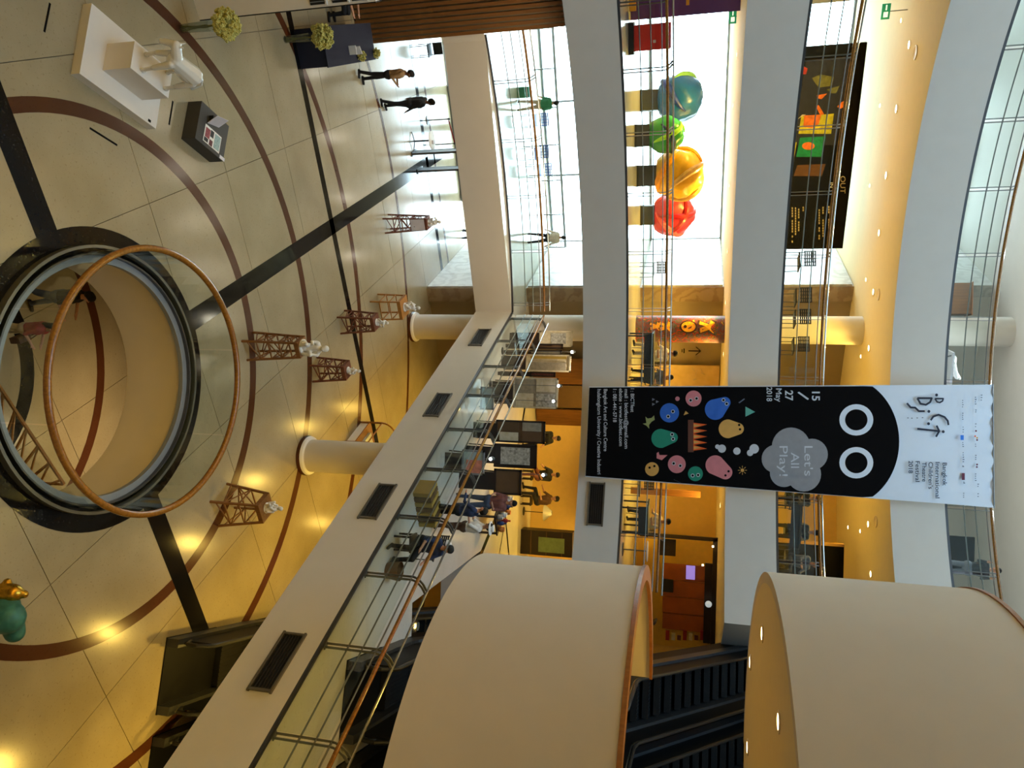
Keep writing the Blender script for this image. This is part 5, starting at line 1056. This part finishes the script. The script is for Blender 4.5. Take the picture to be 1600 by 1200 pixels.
# ================================================================ third floor
mat('poster_black', (13, 11, 10), .8, var=.1, spec=.1); pw_ = empty('poster_wall', W(14.9, -.2, F[3]), RZ, 'freestanding black exhibition wall with colourful picture and small text', 'partition')
ta, tb_2 = -3.15, 2.76; wd_ = tb_2 - ta; cxp = (ta + tb_2) / 2 + .2
MB().box((cxp, .1, 1.11), (wd_, .2, 2.22)).build('panel', 'poster_black', pw_)
def pws(px, py): q = PS(px, py, 14.9); d = Vector((q.x - CX, q.y - CY)); return d.dot(E2) + .2, q.z - F[3]
def pwd(poly, m, off, nm):
    pts = [pws(*p) for p in poly]; n = len(pts); vs = [(x, -.002 - off, z) for x, z in pts] + [(x, .004, z) for x, z in pts]; MB().add(vs, [tuple(range(n)), tuple(reversed(range(n, 2 * n)))] + [(i, (i + 1) % n, n + (i + 1) % n, n + i) for i in range(n)]).build(nm, m, pw_)
for nm_, c_ in (('pp_dark', (44, 44, 58)), ('pp_orange', (224, 112, 30)), ('pp_yellow', (190, 180, 40)), ('pp_green', (24, 130, 90)), ('pp_olive', (110, 108, 56)), ('pp_red', (180, 52, 38)), ('pp_brown', (96, 62, 30))): mat(nm_, c_, .7, var=.3, scale=9, spec=.2)
def c4(x, y): return (1210 + x / 6.67, 50 + y / 6.67)
pwd([c4(330, 300), c4(800, 250), c4(640, 1180), c4(190, 1180)], 'pp_dark', .004, 'picture_ground'); pwd([c4(390, 480), c4(480, 440), c4(620, 470), c4(600, 560), c4(460, 580)], 'pp_olive', .008, 'picture_shape'); pwd([c4(290, 440), c4(310, 360), c4(345, 380), c4(330, 440)], 'pp_red', .008, 'picture_shape')
pwd([c4(440, 660), c4(550, 640), c4(490, 700), c4(450, 690)], 'pp_orange', .008, 'picture_shape'); pwd([c4(430, 770), c4(460, 760), c4(520, 860), c4(480, 870)], 'pp_orange', .008, 'picture_shape'); pwd([c4(280, 880), c4(620, 850), c4(590, 1060), c4(250, 1060)], 'pp_yellow', .008, 'picture_shape'); pwd([c4(310, 870), c4(490, 860), c4(460, 960), c4(390, 1000), c4(300, 990)], 'pp_orange', .012, 'picture_shape')
pwd([c4(650, 780), c4(700, 730), c4(750, 710), c4(740, 770), c4(690, 800)], 'pp_orange', .008, 'picture_shape'); pwd([c4(240, 910), c4(290, 860), c4(330, 860), c4(270, 890)], 'canvas', .010, 'picture_shape'); pwd([c4(540, 600), c4(680, 560), c4(640, 640), c4(600, 640)], 'pp_olive', .008, 'picture_shape')
pwd([(1250, 215), (1290, 213), (1284, 245), (1244, 245)], 'pp_green', .008, 'picture_shape'); pwd(circ(1263, 228, 10, 6, 14), 'pp_orange', .012, 'picture_shape'); pwd([(1235, 225), (1245, 222), (1241, 245), (1234, 250)], 'pp_yellow', .008, 'picture_shape'); pwd([(1246, 258), (1290, 256), (1284, 275), (1240, 275)], 'pp_brown', .008, 'picture_shape')
mat('gold_text', (170, 150, 110), .6); pln = lambda a, b: (lambda t_: Vector((t_[0], -.012, t_[1])))(pws(a, b))
text('OUT', 1313, 275, 302, 'gold_text', pw_, 8, plane=pln); text('IN', 1297, 285, 293, 'ink_light', pw_, 4.5, plane=pln)
for k, (x, y0, y1) in enumerate(((1237, 324, 380), (1242, 324, 370), (1247, 326, 362), (1254, 323, 332), (1262, 323, 330), (1279, 323, 378), (1285, 323, 374), (1294, 322, 380))):
    n = int((y1 - y0) / 4)
    for j in range(n):
        if rnd.random() < .82: y = y0 + j * 4; pwd([(x, y), (x + 2, y), (x + 2, y + 3), (x, y + 3)], 'gold_text', .006, 'text_mark')
for q, lb, a in (((-3.48, 20.95), 'black chair farthest left, before the poster wall end', 2.9), ((-2.58, 21.5), 'black chair left of the cream column, first of the pair', 2.9), ((-2.0, 21.55), 'black chair left of the cream column, second of the pair', 2.9), ((-1.26, 21.7), 'black chair just left of the banner on the third balcony', 2.9)): chair_at((q[0], q[1] + .2), F[3], a, lb, 'chair_black', 'black chairs on the third balcony')
for i, (x, y, a, t, lb) in enumerate(((3.1, 22.6, 150, 'cloth_black', 'seated person in black right of banner on third balcony, left one'), (4.0, 22.6, 170, 'cloth_black', 'seated person in black holding a phone on third balcony'), (4.75, 22.3, 200, 'cloth_grey', 'seated person in dark grey at right end of the third balcony'))):
    person((x, y, F[3]), radians(a), SITT, t, 'cloth_black', lb, 1.68, sleeves='long'); chair_at((x, y), F[3] - .001, radians(a) + pi, 'black chair under ' + lb.split(' on third')[0].replace(' right of banner', '').replace(' at right end of the third balcony', ' farthest right'), 'chair_black', None)
cafe_table((3.6, 21.75), F[3], 1.3, 'black table before the seated people on third balcony')
a, b = PY(1305, 853, 24.2), PY(1305, 915, 24.2); zt3 = PY(1318, 870, 24.2).z; ob = empty('dark_doorway', ((a.x + b.x) / 2, 24.2, F[3]), 0, 'black framed doorway panel at right end of third balcony', 'partition'); MB().box((0, 0, (zt3 - F[3]) / 2), (b.x - a.x, .12, zt3 - F[3])).build('panel', 'poster_black', ob); MB().box((-(b.x - a.x) / 2 - .04, 0, (zt3 - F[3]) / 2), (.08, .16, zt3 - F[3])).build('frame', 'frame_gold', ob)

# ================================================================ fourth floor
a, b = PY(1495, 444, 25.), PY(1495, 492, 25.); zo = PY(1513, 460, 25.).z; oc = empty('timber_cabinet', ((a.x + b.x) / 2, 25., F[4]), 0, 'orange timber cabinet on the topmost balcony', 'cabinet'); ho = zo - F[4]; MB().box((0, 0, ho / 2), (b.x - a.x, .6, ho)).build('body', 'slat_wood', oc); MB().box((0, -.305, ho * .55), ((b.x - a.x) * .94, .012, .02)).build('door_gap', 'frame_dark', oc); MB().box((0, 0, ho + .015), (b.x - a.x + .06, .64, .03)).build('top', 'cap_wood', oc)
tq = Vector((-.35, 23.4)); tw = empty('work_table', (tq.x, tq.y, F[4]), .2, 'pale table under white cloth on topmost balcony left of banner', 'table'); MB().box((0, 0, .7), (1.9, .8, .05)).build('top', 'paper', tw)
for x in (-.85, .85): MB().bar((x, -.3, .68), (x * .6, .3, 0), .03).build('leg', 'steel_dark', tw); MB().bar((x, .3, .68), (x * .6, -.3, 0), .03).build('leg', 'steel_dark', tw)
o = empty('white_cloth_bundle', (tq.x - .45, tq.y, F[4] + .726), .2, 'crumpled white cloth bundle lying on the work table', 'cloth'); fused('folds', [((-.25, 0, .10), (.2, .1, .14), .12, .10, 0), ((-.1, -.12, .1), (.25, -.1, .22), .09, .06, 0), ((.1, .05, .2), (.3, 0, .32), .07, .05, 0), ((-.3, .1, .08), (-.1, .2, .2), .08, .07, 0)], .02, ['cloth_white'], parent=o)
one('black_box', MB().box((tq.x + .42, tq.y - .1, F[4] + .83), (.22, .2, .2), .3).lathe([(.05, 0), (.05, .02)], 12, (tq.x + .42, tq.y - .1, F[4] + .93)), 'chair_black', 'small black box on the work table beside white cloth', 'box')
a, b = PY(1500, 838, 22.8), PY(1500, 890, 22.8); tv = empty('large_screen', ((a.x + b.x) / 2, 22.8, F[4]), 0, 'large black screen on stand at right of topmost balcony', 'screen'); z1_ = PY(1522, 860, 22.8).z - F[4]; MB().box((0, 0, .55 + (z1_ - .55) / 2), (b.x - a.x, .08, z1_ - .55)).build('display', 'ink_black', tv); MB().box((0, 0, .3), (.1, .06, .6)).build('stand', 'chair_black', tv); MB().box((0, 0, .02), (.7, .4, .04)).build('foot', 'chair_black', tv)
q = Vector((4.55, 22.0, F[4])); person(q, radians(170), dict(legs=[(2, 2, 5), (-2, 2, 5)], arms=[(50, 10, 70, 10), (40, 10, 80, 10)]), 'cloth_black', 'cloth_grey', 'standing person in black leaning at topmost railing by the screen', 1.66, sleeves='long')
mat('truss_dark', (70, 76, 78), .5, .4); mat('teal_panel', (20, 92, 84), .4); tr = empty('roof_truss', W(19.6, 0, F[4]), RZ, 'dark diagonal steel truss with teal panel before top windows', 'truss')
for x0, z0, x1, z1 in ((-4.1, .4, -2.2, 2.6), (-2.2, 2.6, -.6, .4), (-.6, .4, 1.0, 2.6), (1.0, 2.6, 2.6, .4)): MB().bar((x0, 0, z0), (x1, 0, z1), .14, .14).build('diagonal', 'truss_dark', tr)
MB().box((0, 0, 2.65), (8.3, .16, .16)).build('chord', 'truss_dark', tr); MB().box((0, 0, .35), (8.3, .16, .16)).build('chord', 'truss_dark', tr); MB().box((-1.9, .12, 1.9), (1.5, .06, .8)).build('teal_panel', 'teal_panel', tr)
for x in (-4.1, 4.0): MB().box((x, 0, 1.4), (.16, .16, 2.8)).build('post', 'truss_dark', tr)

# goods table of the picture stall
st_ = empty('stall_table', (3.75, 21.3, F[1]), RZ, 'low dark table of the stall crowded with small wares', 'table'); MB().box((0, 0, .55), (.7, 1.5, .04)).build('top', 'frame_dark', st_)
for x in (-.3, .3):
    for y in (-.7, .7): MB().box((x, y, .27), (.05, .05, .53)).build('leg', 'frame_dark', st_)
mat('ware_blue', (40, 60, 110), .4); mat('ware_silver', (170, 172, 176), .3, .6); mat('ware_orange', (200, 120, 50), .5)
WN = (('ware_silver', 'silver'), ('ware_blue', 'blue'), ('ware_orange', 'orange'), ('frame_dark', 'black'), ('cloth_white', 'white'), ('cloth_red', 'red'))
for k in range(12):
    m, cn = WN[k % 6]; p = Matrix.Rotation(RZ, 4, 'Z') @ Vector((-.22 + .22 * (k % 3), -.6 + .4 * (k // 3), 0)); p = Vector((3.75 + p.x, 21.3 + p.y, F[1] + .571)); row = ('front', 'second', 'third', 'back')[k // 3]
    if k % 2: mb = MB().lathe([(.05, 0), (.065, .08), (.06, .16), (.025, .2), (.025, .26), (.03, .27), (0, .275)], 14, p); nm2 = 'bottle'
    else: mb = MB().lathe([(.05, 0), (.08, .06), (.085, .12), (.06, .16), (.07, .18), (.06, .18), (.0, .1)], 14, p); nm2 = 'bowl'
    one('ware_' + nm2, mb, m, '%s %s in the %s row on the dark stall table' % (cn, nm2, row), nm2, 'small wares on the stall table', True)
